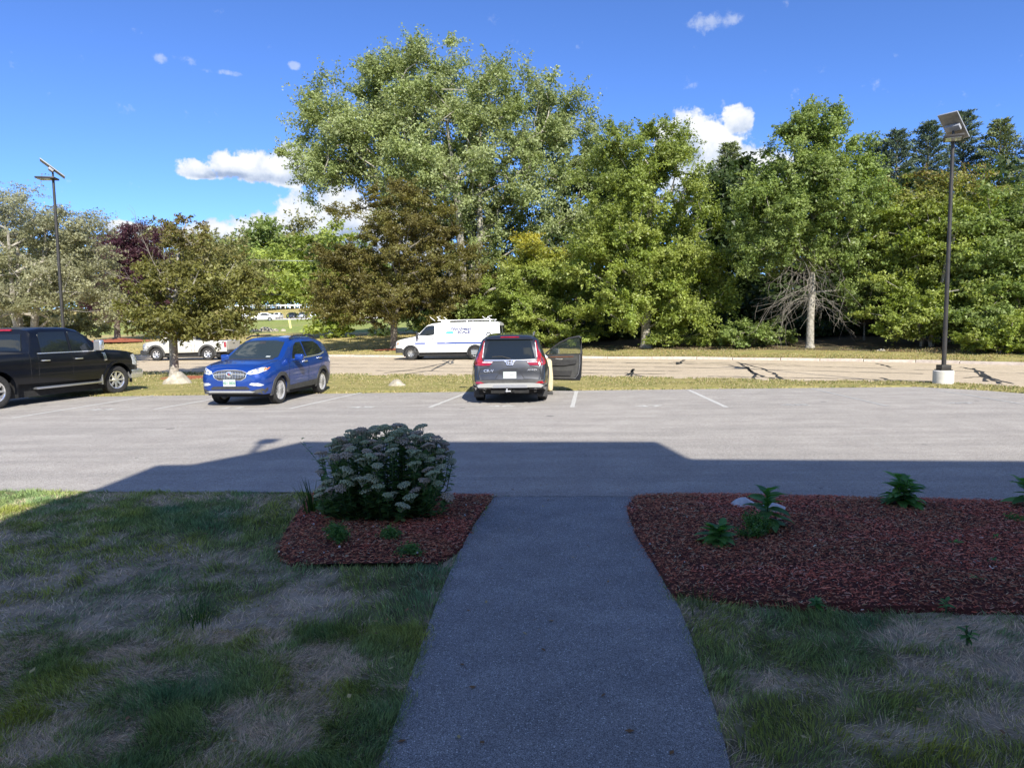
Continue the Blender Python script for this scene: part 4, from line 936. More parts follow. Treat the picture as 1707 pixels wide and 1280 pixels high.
# grassy clumps and sword leaves
def swords(px, py, n, h, w, label, name, cols=((.05, .10, .03), (.08, .14, .035), (.035, .08, .028)), spread=.5, rr=.06):
    t = empty(name, ground_at(px, py, .02), 0, label, 'plant'); ms = []
    for c in cols:
        V = []; F = []
        for i in range(7):
            f = i/6; ww = w*(1-f**2.2)+.0008; V += [(spread*.8*f*f, -ww, f*(1-.10*f)), (spread*.8*f*f, ww, f*(1-.10*f))]
        for i in range(6): F.append((2*i, 2*i+1, 2*i+3, 2*i+2))
        me = bpy.data.meshes.new('blade'); me.from_pydata(V, [], F); me.shade_smooth(); a = me.attributes.new('tint', 'FLOAT_COLOR', 'POINT'); q = np.ones((14, 4), np.float32); q[:, :3] = c; a.data.foreach_set('color', q.ravel()); me.materials.append(M['leaf']); ms.append(me)
    for i in range(n):
        a = rnd.uniform(0, 6.28); r = rnd.uniform(0, rr); o = bpy.data.objects.new('blade', rnd.choice(ms)); COL.objects.link(o); o.parent = t
        o.location = (math.cos(a)*r, math.sin(a)*r, -.02); s = h*rnd.uniform(.55, 1.1); o.scale = (s*rnd.uniform(.3, 1.3), s*1.3, s); o.rotation_euler = (0, 0, a+rnd.uniform(-.6, .6))
swords(522, 856, 46, .40, .014, 'clump of upright sword shaped leaves left of the flowering bush', 'sword_leaf_plant', rr=.10)
swords(1168, 1010, 40, .16, .010, 'tuft of tall grass at the corner of path and right mulch bed', 'grass_tuft', ((.06, .11, .03), (.10, .14, .04), (.16, .17, .07)), .8, .12)
swords(330, 1030, 90, .15, .014, 'lush tuft of long green grass in the worn left lawn', 'grass_tuft', ((.045, .105, .025), (.06, .13, .03), (.035, .08, .02)), .9, .17)
swords(1745, 862, 14, .30, .03, 'spiky leaves reaching in from the right edge above the mulch bed', 'sword_leaf_plant')
# thin weed stalk
def stalk():
    t = empty('wild_stalk', ground_at(560, 840), 0, 'thin leaning stalk with few narrow leaves sticking out left of the flowering bush', 'plant')
    bm = bmesh.new(); b = Vector(t.location); a = at(500, 736, b.y)-b; tube(bm, [(0, 0, 0), a*.5+Vector((.05, 0, .06)), a*.8+Vector((.03, 0, .03)), a], [.004, .003, .002, .0015], 5); bobj('stem', bm, bpy.data.materials['stem_green'], t)
    for i in range(12):
        f = .45+.55*i/11; put(LM[2], 'leaf', t, a*f+Vector((.035, 0, .04))*(1-abs(f-.6)), i*2.4, .5, .055, 0)
stalk()
# ---- the flowering bush (stonecrop)
def bush():
    g = gp(645, 868); bx, by = g.x-.03, g.y+.16
    t = empty('flowering_bush', (bx, by, .03), 0, 'large dome shaped bush topped with flat pale green flower heads in the left mulch bed', 'bush')
    heads = []; rng = random.Random(3)
    for v in range(3):
        bm = bmesh.new()
        for k in range(34):
            a = k*2.4; r = .052*math.sqrt(k/34); z = .020*(1-(r/.052)**2)+rng.uniform(-.003, .003)
            b2 = bmesh.new(); bmesh.ops.create_icosphere(b2, subdivisions=1, radius=rng.uniform(.0075, .011)); bmesh.ops.translate(b2, vec=(r*math.cos(a), r*math.sin(a), z), verts=b2.verts); merge(bm, b2)
        for k in range(9):
            a = k*.7; tube(bm, [(0, 0, -.05), (.035*math.cos(a), .035*math.sin(a), 0)], .0018, 3, False)
        me = bpy.data.meshes.new('flower_head'); bmesh.ops.recalc_face_normals(bm, faces=bm.faces); bm.to_mesh(me); bm.free(); me.materials.append(M['flower%d' % v]); heads.append(me)
    bm = bmesh.new(); LP = []; LN = []
    tips = []
    tries = 0
    while len(tips) < 150 and tries < 9000:
        tries += 1; a = rng.uniform(0, 6.28); r = math.sqrt(rng.uniform(0, 1)); x = .67*r*math.cos(a); y = .50*r*math.sin(a)
        z = .88*math.sqrt(max(0, 1-.55*r**2.4))*rng.uniform(.86, 1.07)
        if rng.random() < .26: z *= rng.uniform(.35, .8); x *= 1.08; y = -abs(y)*.5-.30
        if all((x-q[0])**2+(y-q[1])**2+(z-q[2])**2 > .0050 for q in tips): tips.append((x, y, z))
    for (x, y, z) in tips:
        root = Vector((x*.62, y*.62, 0)); tp = Vector((x, y, z-.03)); mid = root.lerp(tp, .5)+Vector((x*.10, y*.10, -.02))
        tube(bm, [root, mid, tp], [.006, .005, .004], 4, False)
        o = bpy.data.objects.new('flower_head', heads[rng.randrange(3)]); COL.objects.link(o); o.parent = t; o.location = tp; s = rng.uniform(.85, 1.4); o.scale = (s, s, s*rng.uniform(.8, 1.15))
        o.rotation_euler = (-y*.5+rng.uniform(-.2, .2), x*.5+rng.uniform(-.2, .2), rng.uniform(0, 6))
        for k in range(44):
            f = .03+.91*k/44; p = root.lerp(mid, f*2) if f < .5 else mid.lerp(tp, f*2-1); LP.append(p); LN.append(k)
    bobj('stems', bm, bpy.data.materials['stem_green'], t)
    # thick oval leaves along every stem
    P = np.array([tuple(p) for p in LP]); n = len(P); az = NR.uniform(0, 6.28, n); L = NR.uniform(.026, .054, n)
    d = np.stack([np.cos(az), np.sin(az), NR.uniform(-.1, .7, n)], 1); d /= np.linalg.norm(d, axis=1, keepdims=True)
    s = np.cross(d, [0, 0, 1.0]); s /= np.linalg.norm(s, axis=1, keepdims=True); nn = np.cross(s, d); L_ = L[:, None]
    V = np.stack([P, P+d*L_*.5+s*L_*.42+nn*.004, P+d*L_*1.25+s*L_*.42, P+d*L_*1.75-nn*.006, P+d*L_*1.25-s*L_*.42, P+d*L_*.5-s*L_*.42+nn*.004], 1).reshape(-1, 3)
    b = (np.arange(n)*6)[:, None]; F = np.concatenate([b+np.array([0, 1, 2, 3]), b+np.array([0, 3, 4, 5])], 0)
    base = np.array([[.15, .27, .095], [.20, .34, .12], [.11, .21, .08], [.28, .35, .12]]); C = base[NR.choice(4, n, p=[.4, .3, .25, .05])]*NR.uniform(.75, 1.25, n)[:, None]
    tag(np_mesh('leaves', V, F, M['leaf'], t, np.repeat(C, 6, 0)), kind='stuff')
M['flower0'] = mat('pale_flower', (.30, .33, .19), (.44, .45, .30), 40, .8); M['flower1'] = mat('pinkish_flower', (.36, .30, .22), (.47, .39, .30), 40, .8); M['flower2'] = mat('green_flower', (.28, .33, .17), (.38, .42, .26), 40, .8)
bush()
# ---- stones
def stone(px, py, w, d, h, label, mt='rock', seed=0, name='boulder', group=None, peak=0, z=0, Y=None):
    if Y: c = at(px, py, Y); c = Vector((c.x, Y, tz(c.x, Y)))
    else: c = gp(px, py, z)
    rng = random.Random(seed); bm = bmesh.new(); bmesh.ops.create_icosphere(bm, subdivisions=3, radius=1)
    o3 = Vector((seed*3.1, seed*1.7, 0))
    for v in bm.verts:
        q = v.co.copy(); k = 1+.35*mnoise.noise(q*1.1+o3)+.12*mnoise.noise(q*3+o3)
        q *= k; 
        if peak: q.x *= 1-.55*max(0, q.z)
        v.co = Vector((q.x*w/2, q.y*d/2, max(-.25, q.z)*h))
    o = bobj(name, bm, M[mt], None, 35); o.location = (c.x, c.y+d*.3, c.z); tag(o, label, 'rock', group); return o
stone(291, 641, .92, .7, .44, 'pale pointed boulder in front of the small parking lot maple', 'rock', 3, peak=1)
stone(661, 645, .52, .4, .2, 'small low boulder on the verge between the blue and the dark car', 'rock', 5)
stone(1246, 855, .31, .24, .12, 'white rock left of the upright plant in the right mulch bed', 'whiterock', 7)
stone(1293, 862, .32, .24, .12, 'white rock right of the upright plant in the right mulch bed', 'whiterock', 9)
stone(1470, 590, .6, .4, .22, 'small grey boulder on the bank right of the dead branches', 'rock', 12, z=.15)
for i, (px, s) in enumerate([(408, .8), (424, .9), (440, 1.6), (450, .9), (459, .7), (398, .7), (471, .6)]):
    stone(px, 552, s*1.1, s*.8, s*.42, ['pale stone by the gravel strip, third from the left', 'pale stone fourth from the left', 'largest pale stone by the gravel strip', 'stone touching the largest one on its right', 'small stone second from the right end', 'leftmost pale stone by the gravel strip', 'rightmost small stone by the gravel strip'][i], 'rock', 20+i, 'stone', 'pale stones along the gravel strip', Y=83)
def ring(px, py, r, Y=None, label='', rz=.05, sq=1, z=-.02):
    c = at(px, py, Y) if Y else gp(px, py); zz = tz(c.x, c.y) if Y else z; bm = bmesh.new(); ctr = bm.verts.new((0, 0, rz)); vs = []
    for k in range(40): a = k/40*6.283; q = r*(1+.12*math.sin(a*3+px)+rnd.uniform(-.04, .04)); vs.append(bm.verts.new((q*math.cos(a), q*sq*math.sin(a), 0)))
    for k in range(40): bm.faces.new((ctr, vs[k], vs[(k+1) % 40]))
    o = bobj('mulch_ring', bm, M['redmulch'], None, 60); o.location = (c.x, c.y, zz+.02); tag(o, label, kind='structure')
ring(315, 630, 1.45, None, 'ring of orange red mulch round the small parking lot maple', .09, .7)
ring(200, 566, 3.4, 64, 'ring of red mulch under the purple tree', .35, .8)
ring(657, 583, 1.3, 47.3, 'ring of red mulch under the bronze maple', .12, .8)
# ---- scattered bits on the mulch: a few pale stones and a dead leaf
def pebbles():
    n = 60; x = []; 
    bm = bmesh.new()
    for poly, n in ((BEDL, 26), (BEDR, 30)):
        xs = [p[0] for p in poly]; ys = [p[1] for p in poly]; k = 0
        while k < n:
            a = rnd.uniform(min(xs), min(max(xs), 5.5)); b = rnd.uniform(min(ys), max(ys))
            if inpoly(np.array([a]), np.array([b]), poly)[0]:
                b2 = bmesh.new(); bmesh.ops.create_icosphere(b2, subdivisions=1, radius=rnd.uniform(.006, .012)); bmesh.ops.translate(b2, vec=(a, b, .066), verts=b2.verts); merge(bm, b2); k += 1
    tag(bobj('pebbles', bm, M['whiterock']), 'tiny pale pebbles strewn over both mulch beds', 'pebbles', kind='stuff')
pebbles()

# ------------------------------------------------------------------ lamp posts
def lamp(base, h, label, yaw, panel_az, tilt, concrete):
    t = empty('lamp_post', base, 0, label, 'lamp post', 'solar lamp posts'); cz = .0
    if concrete:
        bm = bmesh.new(); b2 = bmesh.new(); lathe(b2, [(.27, -.1), (.27, .41), (.25, .43), (.0001, .43)], 28, 'z'); merge(bm, b2); bobj('concrete_base', bm, M['conc'], t, 40); cz = .43
    bm = bmesh.new(); rbox(bm, (-.17, -.17, cz), (.17, .17, cz+.03), .005); rbox(bm, (-.14, -.14, cz+.03), (.14, .14, cz+.16), .01); bobj('base_cover', bm, M['pole'], t, 30)
    bm = bmesh.new(); tube(bm, [(0, 0, cz+.1), (0, 0, h*.5), (0, 0, h-.25)], [.062, .055, .046], 16); o = bobj('pole', bm, M['pole'], t, 50)
    Rz = Matrix.Rotation(yaw, 4, 'Z')
    Hm = Matrix.Translation((0, 0, h-.30)) @ Rz
    bm = bmesh.new(); tube(bm, [(0, 0, h-.35), (0, 0, h-.1)], .035, 10); bobj('bracket', bm, M['pole'], t, 50)
    # lamp head: a flat box that opens forward, lens below
    bm = bmesh.new(); rbox(bm, (-.24, -.12, -.05), (.24, .55, .02), .02, Hm); hd = bobj('lamp_head', bm, M['pole'], t, 40)
    bm = bmesh.new(); box(bm, (-.19, .05, -.062), (.19, .5, -.051), Hm); bobj('lens', bm, M['lens'], hd)
    Pm = Matrix.Translation((0, 0, h+.06)) @ Matrix.Rotation(panel_az, 4, 'Z') @ Matrix.Rotation(tilt, 4, 'X')
    bm = bmesh.new(); rbox(bm, (-.26, -.48, -.02), (.26, .48, .015), .006, Pm); pn = bobj('solar_panel', bm, M['greyprint'], t, 30)
    bm = bmesh.new(); box(bm, (-.24, -.46, .0155), (.24, .46, .019), Pm); bobj('cells', bm, M['panel'], pn)
    bm = bmesh.new(); box(bm, (-.24, -.46, -.024), (.24, .46, -.0205), Pm); bobj('panel_back', bm, M['panelback'], pn)
    bm = bmesh.new(); rbox(bm, (-.2, -.09, -.12), (.2, .09, -.025), .01, Pm); bobj('battery_box', bm, M['greyprint'], pn, 30)
    bm = bmesh.new(); tube(bm, [(0, 0, h-.15), tuple(Pm @ Vector((0, 0, -.03)))], .03, 8); bobj('panel_arm', bm, M['pole'], pn)
    return t
pr = gp(1581, 642)
hr = at(1600, 212, pr.y+.2).z
lamp((pr.x, pr.y+.25, -.02), hr, 'bronze solar lamp post on a round concrete footing at the right', R(150), R(123), R(38), True)
lamp((at(111, 628, 27).x, 27.0, -.05), at(87, 287, 27).z+.12, 'bronze solar lamp post rising behind the black pickup at the left', R(100), R(123), R(38), False)
# ---- guardrail, wires, stake
def guard():
    Y = 196; a = at(405, 508, Y); b = at(600, 507, Y); n = 26
    t = empty('guardrail', (a.x, Y, 0), 0, 'long white guardrail on posts above the far parking lot', 'guardrail')
    z = at(470, 508, Y).z; L = b.x-a.x
    bm = bmesh.new(); rbox(bm, (-12, -.06, z-.36), (L+12, .06, z-.02), .03); bobj('rail', bm, M['whiteprint'], t)
    me = None
    for k in range(-3, n+3):
        if me is None:
            bm = bmesh.new(); rbox(bm, (-.11, .07, -1.1), (.11, .3, .12), .02); o = bobj('post', bm, M['whiteprint'], t); me = o.data
        else: o = link('post', me, None, t)
        o.location = (L*k/(n-1), 0, z)
guard()
def wires():
    for i, (pl, pr_, Y) in enumerate([((180,424),(900,428),150),((180,456),(900,458),150),((180,482),(900,483),150)]):
        a, b = at(*pl, Y), at(*pr_, Y); pts = [a.lerp(b, k/24)-Vector((0, 0, 1.2*math.sin(math.pi*k/24))) for k in range(25)]
        bm = bmesh.new(); tube(bm, pts, .05, 4, False); o = bobj('utility_wire', bm, M['greyprint'] if i == 0 else M['dark']); tag(o, ['topmost', 'middle', 'lowest'][i]+' of three utility wires crossing before the far trees', 'wire', 'utility wires')
wires()
bm = bmesh.new(); c = at(485, 548, 92); rbox(bm, (-.13, -.13, 0), (.13, .13, 1.15), .02, Matrix.Translation((c.x, 92, tz(c.x, 92))) @ Matrix.Rotation(R(-8), 4, 'Y'))
o = bobj('marker_stake', bm, mat('yellow_marker', (.65, .62, .25), None, rough=.6)); tag(o, 'pale yellow marker stake leaning on the far green grass', 'stake')

# ------------------------------------------------------------------ vehicles
# local frame: x forward, y left, z up; s runs from the nose (s=0) to the tail (s=L)
class Car:
    def __init__(c, name, label, L, Wd, top, belt, plan, wheels, wr, paint_, loc, rz, cat, sill=.27, arch=1.17, tumble=.30, group=None, side=None, base=None, roofround=.05, cutdoor=None, crown=.03):
        c.L, c.W = L, Wd; c.t = empty(name, loc, rz, label, cat, group); c.wheels = wheels; c.wr = wr
        hw = Wd/2
        ss = set(np.round(np.linspace(0, L, 54), 3)) | set(p[0] for p in top) | set([.015, .035, .06, .1, .15, L-.02, L-.05, L-.1, L-.15])
        for wc in wheels:
            for f in (1.0, .985, .94, .85, .7, .5, .25, 0): ss |= {round(wc-f*wr*arch, 4), round(wc+f*wr*arch, 4)}
        if cutdoor: ss |= set(cutdoor[:2])
        ss = sorted(x for x in ss if 0 <= x <= L); S = [ss[0]]
        for x in ss[1:]:
            if x-S[-1] > .004: S.append(x)
        f = lambda tb, x: float(np.interp(x, [p[0] for p in tb], [p[1] for p in tb]))
        side = side or [(0, .93), (.12, .975), (.5, 1.0), (.8, .985), (1, .94)]
        base = base or [(0, sill+.05), (.15, sill), (L-.25, sill), (L, sill+.08)]
        bm = bmesh.new(); rings = []; NL = 9
        for s in S:
            z0 = f(base, s); za = z0
            for wc in wheels:
                d = abs(s-wc); r_ = wr*arch
                if d < r_: za = max(za, wr+math.sqrt(r_*r_-d*d))
            P = f(top, s); Bz = min(f(belt, s), P-.02); w = hw*f(plan, s)
            h = P-Bz; pts = []
            y0 = w*f(side, 0)
            pts.append((0, za)); pts.append((y0*.6, za))
            for j in range(NL+1):
                z = sill+(Bz-sill)*j/NL; z = max(z, za); tt = (z-sill)/(Bz-sill); pts.append((w*f(side, tt), z))
            yb = w*f(side, 1); hh = min(1, h/.3); rr = roofround*hh
            for q in (.12, .35, .65, .86): pts.append((yb-tumble*h*q-rr*max(0, q-.6)*.6, Bz+q*h*(1-.02)))
            ye = yb-tumble*h-rr
            pts.append((ye-(.0 if h > .3 else .02), P-.022*hh-.012)); pts.append((ye*.93-.01, P-.004))
            for q in (.7, .35): pts.append((ye*q, P+crown*(1-q*q)))
            pts.append((0, P+crown))
            x = L/2-s
            ring = [bm.verts.new((x, y, z)) for y, z in pts]+[bm.verts.new((x, -y, z)) for y, z in pts[-2:0:-1]]
            rings.append(ring)
        n = len(rings[0]); c.npts = len(pts)
        for a, b, s0, s1 in zip(rings, rings[1:], S, S[1:]):
            for k in range(n):
                if cutdoor and cutdoor[0]-.001 <= s0 and s1 <= cutdoor[1]+.001:
                    zc = (a[k].co.z+b[k].co.z)/2; yc = a[k].co.y
                    if yc < -.3*Wd and cutdoor[2] < zc < cutdoor[3] and a[(k+1) % n].co.y < -.3*Wd: continue
                bm.faces.new((a[k], a[(k+1) % n], b[(k+1) % n], b[k]))
        bm.faces.new(rings[0][::-1]); bm.faces.new(rings[-1])
        bmesh.ops.remove_doubles(bm, verts=bm.verts, dist=.0008)
        bmesh.ops.dissolve_degenerate(bm, edges=bm.edges, dist=.0005)
        c.body = bobj('body', bm, paint_, c.t, 38)
        b3 = bmesh.new(); b3.from_mesh(c.body.data); c.bvh = BVHTree.FromBMesh(b3); b3.free()
        u = bmesh.new(); box(u, (-L/2+.5, -hw+.16, .2), (L/2-.5, hw-.16, .60))
        for wc in wheels: pass
        bobj('underbody', u, M['dark'], c.t)
    def hit(c, side, u, v):
        far = 6
        o, d = {'L': ((u, far, v), (0, -1, 0)), 'R': ((u, -far, v), (0, 1, 0)), 'F': ((far, u, v), (-1, 0, 0)), 'B': ((-far, u, v), (1, 0, 0)), 'T': ((u, v, far), (0, 0, -1))}[side]
        h = c.bvh.ray_cast(Vector(o), Vector(d))[0]
        if h is None:
            q = c.bvh.find_nearest(Vector({'L': (u, c.W/2, v), 'R': (u, -c.W/2, v), 'F': (c.L/2, u, v), 'B': (-c.L/2, u, v), 'T': (u, v, 1.6)}[side]))[0]
            h = Vector({'L': (u, q.y, v), 'R': (u, q.y, v), 'F': (q.x, u, v), 'B': (q.x, u, v), 'T': (u, v, q.z)}[side])
        return h, -Vector(d)
    def patch(c, side, poly, off, mt, name, par=None, res=.06, thick=.012, label=None):
        """a thin panel lying on the body along the outline poly"""
        n = len(poly); pts = []; 
        for i in range(n):
            a, b = Vector(poly[i]), Vector(poly[(i+1) % n]); k = max(1, int((b-a).length/res))
            pts += [a.lerp(b, j/k) for j in range(k)]
        nb = len(pts); P = np.array([tuple(p) for p in pts]); lo, hi = P.min(0), P.max(0)
        gx, gy = np.meshgrid(np.arange(lo[0]+res*.5, hi[0], res), np.arange(lo[1]+res*.5, hi[1], res)); gx, gy = gx.ravel(), gy.ravel()
        ok = inpoly(gx, gy, P)
        for x, y in zip(gx[ok], gy[ok]):
            if np.min(np.hypot(P[:, 0]-x, P[:, 1]-y)) > res*.35: pts.append(Vector((x, y)))
        v2, e2, f2, *_ = delaunay_2d_cdt(pts, [(i, (i+1) % nb) for i in range(nb)], [list(range(nb))], 1, 1e-5)
        out = []; inn = []
        for p in v2:
            h, d = c.hit(side, p.x, p.y); out.append(h+d*off); inn.append(h-d*thick)
        bm = bmesh.new(); vo = [bm.verts.new(p) for p in out]; vi = [bm.verts.new(p) for p in inn]; cnt = {}
        for f in f2:
            try: bm.faces.new([vo[i] for i in f])
            except ValueError: continue
            for a, b in zip(f, f[1:]+f[:1]): cnt[frozenset((a, b))] = cnt.get(frozenset((a, b)), []) + [(a, b)]
        for k, v in cnt.items():
            if len(v) == 1:
                a, b = v[0]
                try: bm.faces.new((vo[b], vo[a], vi[a], vi[b]))
                except ValueError: pass
        for v in [v for v in bm.verts if not v.link_faces]: bm.verts.remove(v)
        o = bobj(name, bm, mt, par or c.t, 40)
        if label: o['label'] = label
        return o
    def mir(c, poly): return [(-u, v) for u, v in poly]
    def S(c, pts): return [(c.L/2-s, z) for s, z in pts]
    def text(c, side, s, u, v, size, mt, name, bold=0, shear=0, sx=1, par=None, align='CENTER', off=.006):
        me = text_mesh(s, size, bold, shear, 0, align); sg = {'L': -1, 'R': 1, 'F': 1, 'B': -1}[side]
        for w in me.vertices:
            h, d = c.hit(side, u+sg*w.co.x*sx, v+w.co.y); w.co = h+d*off
        return link(name, me, mt, par or c.t)
    def wheel(c, s, sgn, style, steer=0, wd=.22, y=None):
        key = (c.wr, style, wd)
        if key not in WH: WH[key] = wheel_meshes(c.wr, wd, style)
        a, b, d = WH[key]; yy = (c.W/2-.04-wd/2 if y is None else y)*sgn
        w = link('wheel', a, None, c.t); w.location = (c.L/2-s, yy, c.wr); w.rotation_euler = (0, 0, steer+(0 if sgn > 0 else math.pi))
        link('tyre', b, None, w); link('rim', d, None, w)
WH = {}
def wheel_meshes(r, w, style):
    n, rr, mt, th = dict(multi=(11, .70, 'alloy', .022), six=(6, .58, 'alloy', .05), steel=(8, .50, 'steel', .05), chrome=(8, .62, 'chrome', .045), five=(5, .68, 'alloy', .05))[style]
    ri = r*rr
    def fin(bm, nm, m_):
        bmesh.ops.recalc_face_normals(bm, faces=bm.faces); me = bpy.data.meshes.new(nm); bm.to_mesh(me); bm.free(); me.shade_smooth(); me.set_sharp_from_angle(angle=R(35)); me.materials.append(m_); return me
    a = bmesh.new(); lathe(a, [(.0001, w*.05), (ri*.80, w*.05), (ri*.80, -w*.05), (.0001, -w*.05)], 20); A = fin(a, 'wheel', M['dark'])
    b = bmesh.new(); h = w/2
    prof = [(ri, h*.80), (ri+.012, h*.92), (ri+(r-ri)*.45, h*1.0), (r-.03, h*.93), (r-.008, h*.80), (r, h*.62)]
    for q in (.42, .22, 0, -.22, -.42): prof += [(r, h*(q+.07)), (r-.008, h*(q+.05)), (r-.008, h*(q-.03)), (r, h*(q-.05))]
    prof += [(r, -h*.62), (r-.008, -h*.8), (r-.03, -h*.93), (ri+(r-ri)*.45, -h), (ri, -h*.8)]
    lathe(b, prof, 40, closed=True); B_ = fin(b, 'tyre', M['rubber'])
    d = bmesh.new(); lathe(d, [(ri*1.0, h*.80), (ri*.985, h*.84), (ri*.90, h*.74), (ri*.88, h*.2), (ri*.88, -h*.75), (ri, -h*.8), (ri*.95, -h*.6), (ri*.93, h*.2), (ri*.97, h*.70)], 36, closed=True)
    lathe(d, [(.0001, h*.66), (ri*.12, h*.66), (ri*.15, h*.60), (ri*.22, h*.55), (ri*.24, h*.40), (.0001, h*.40)], 20)
    for k in range(n):
        an = 2*math.pi*k/n; Mx = Matrix.Rotation(an, 4, 'Y')
        for o_ in ((-.018, .018) if style == 'multi' else (0,)):
            b2 = bmesh.new(); t = th*(.5 if style == 'multi' else 1)
            vs = [b2.verts.new(q) for q in ((ri*.16, h*.40, -t*.8+o_*.5), (ri*.16, h*.40, t*.8+o_*.5), (ri*.92, h*.50, t*.62+o_*1.3), (ri*.92, h*.50, -t*.62+o_*1.3), (ri*.16, h*.60, -t*.55+o_*.5), (ri*.16, h*.60, t*.55+o_*.5), (ri*.92, h*.74, t*.45+o_*1.3), (ri*.92, h*.74, -t*.45+o_*1.3))]
            for f in ((0, 1, 2, 3), (7, 6, 5, 4), (0, 4, 5, 1), (1, 5, 6, 2), (2, 6, 7, 3), (3, 7, 4, 0)): b2.faces.new([vs[i] for i in f])
            bmesh.ops.transform(b2, matrix=Mx, verts=b2.verts); merge(d, b2)
    for k in range(5):
        an = 2*math.pi*k/5+.3; lathe(d, [(.0001, h*.62), (.010, h*.62), (.011, h*.5)], 6, c=(ri*.19*math.cos(an), 0, ri*.19*math.sin(an)))
    return A, B_, fin(d, 'rim', M[mt])
def arc(s, z, r, a0, a1, n=14): return [(s+r*math.cos(R(a0+(a1-a0)*i/n)), z+r*math.sin(R(a0+(a1-a0)*i/n))) for i in range(n+1)]
def archtrim(c, s, r0, r1, mt, off=.018, low=None, sides='LR', name='wheel_arch_trim'):
    for sd in sides:
        p = arc(c.L/2-s, c.wr, r1, -12, 192)+arc(c.L/2-s, c.wr, r0, 192, -12); c.patch(sd, p, off, mt, name, res=.05, thick=.03)
def mirror(c, x, z, sgn, mt, size=(.09, .20, .15), y=None):
    yy = (c.W/2-.02 if y is None else y)*sgn; bm = bmesh.new(); lx, ly, lz = size
    lo = (x-lx*.5, min(yy+.04*sgn, yy+(.04+ly)*sgn), z); hi = (x+lx*.7, max(yy+.04*sgn, yy+(.04+ly)*sgn), z+lz)
    rbox(bm, lo, hi, min(lx, lz)*.38, seg=3); tube(bm, [(x+.03, yy-.08*sgn, z+.02), (x+.02, yy+.1*sgn, z+.03)], .022, 6); o = bobj('mirror', bm, mt, c.t, 50)
    bm = bmesh.new(); box(bm, (lo[0]-.003, lo[1]+.025, lo[2]+.02), (lo[0]+.004, hi[1]-.025, hi[2]-.02)); bobj('mirror_glass', bm, M['chrome'], o)
def handle(c, s, z, sd, mt, w=.19):
    x = c.L/2-s; h, d = c.hit(sd, x, z); bm = bmesh.new(); rbox(bm, (x-w/2, min(h.y, h.y+d.y*.045), z-.016), (x+w/2, max(h.y, h.y+d.y*.045), z+.018), .012); bobj('door_handle', bm, mt, c.t, 50)
def seam(c, sd, pts, w=.012, mt=None, name='panel_gap'):
    """thin dark gap drawn as a narrow strip along a polyline"""
    V = []; 
    for i, p in enumerate(pts):
        a = Vector(pts[max(i-1, 0)]); b = Vector(pts[min(i+1, len(pts)-1)]); t = (b-a).normalized(); q = Vector((-t.y, t.x))*w/2; p = Vector(p)
        for e in (p-q, p+q):
            h, d = c.hit(sd, e.x, e.y); V.append(tuple(h+d*.0035))
    pobj(name, V, [(2*i, 2*i+1, 2*i+3, 2*i+2) for i in range(len(pts)-1)], mt or M['dark'], c.t)
def lerp_pts(pts, res=.08):
    o = []
    for a, b in zip(pts, pts[1:]):
        a, b = Vector(a), Vector(b); k = max(1, int((b-a).length/res)); o += [a.lerp(b, j/k) for j in range(k)]
    return o+[Vector(pts[-1])]
def plate(c, side, u, v, w, h, txt, col, tcol, size):
    hp, d = c.hit(side, u, v); x = hp.x+d.x*.025; bm = bmesh.new(); rbox(bm, (min(x, x+.012*d.x), u-w/2, v-h/2), (max(x, x+.012*d.x), u+w/2, v+h/2), .004)
    p = bobj('licence_plate', bm, col, c.t)
    if txt:
        me = text_mesh(txt, size, .002); sg = 1 if side == 'F' else -1
        for w_ in me.vertices: w_.co = Vector((x+.0145*d.x, u+sg*w_.co.x*.95, v+w_.co.y-.005))
        link('plate_number', me, tcol, p)
    return p

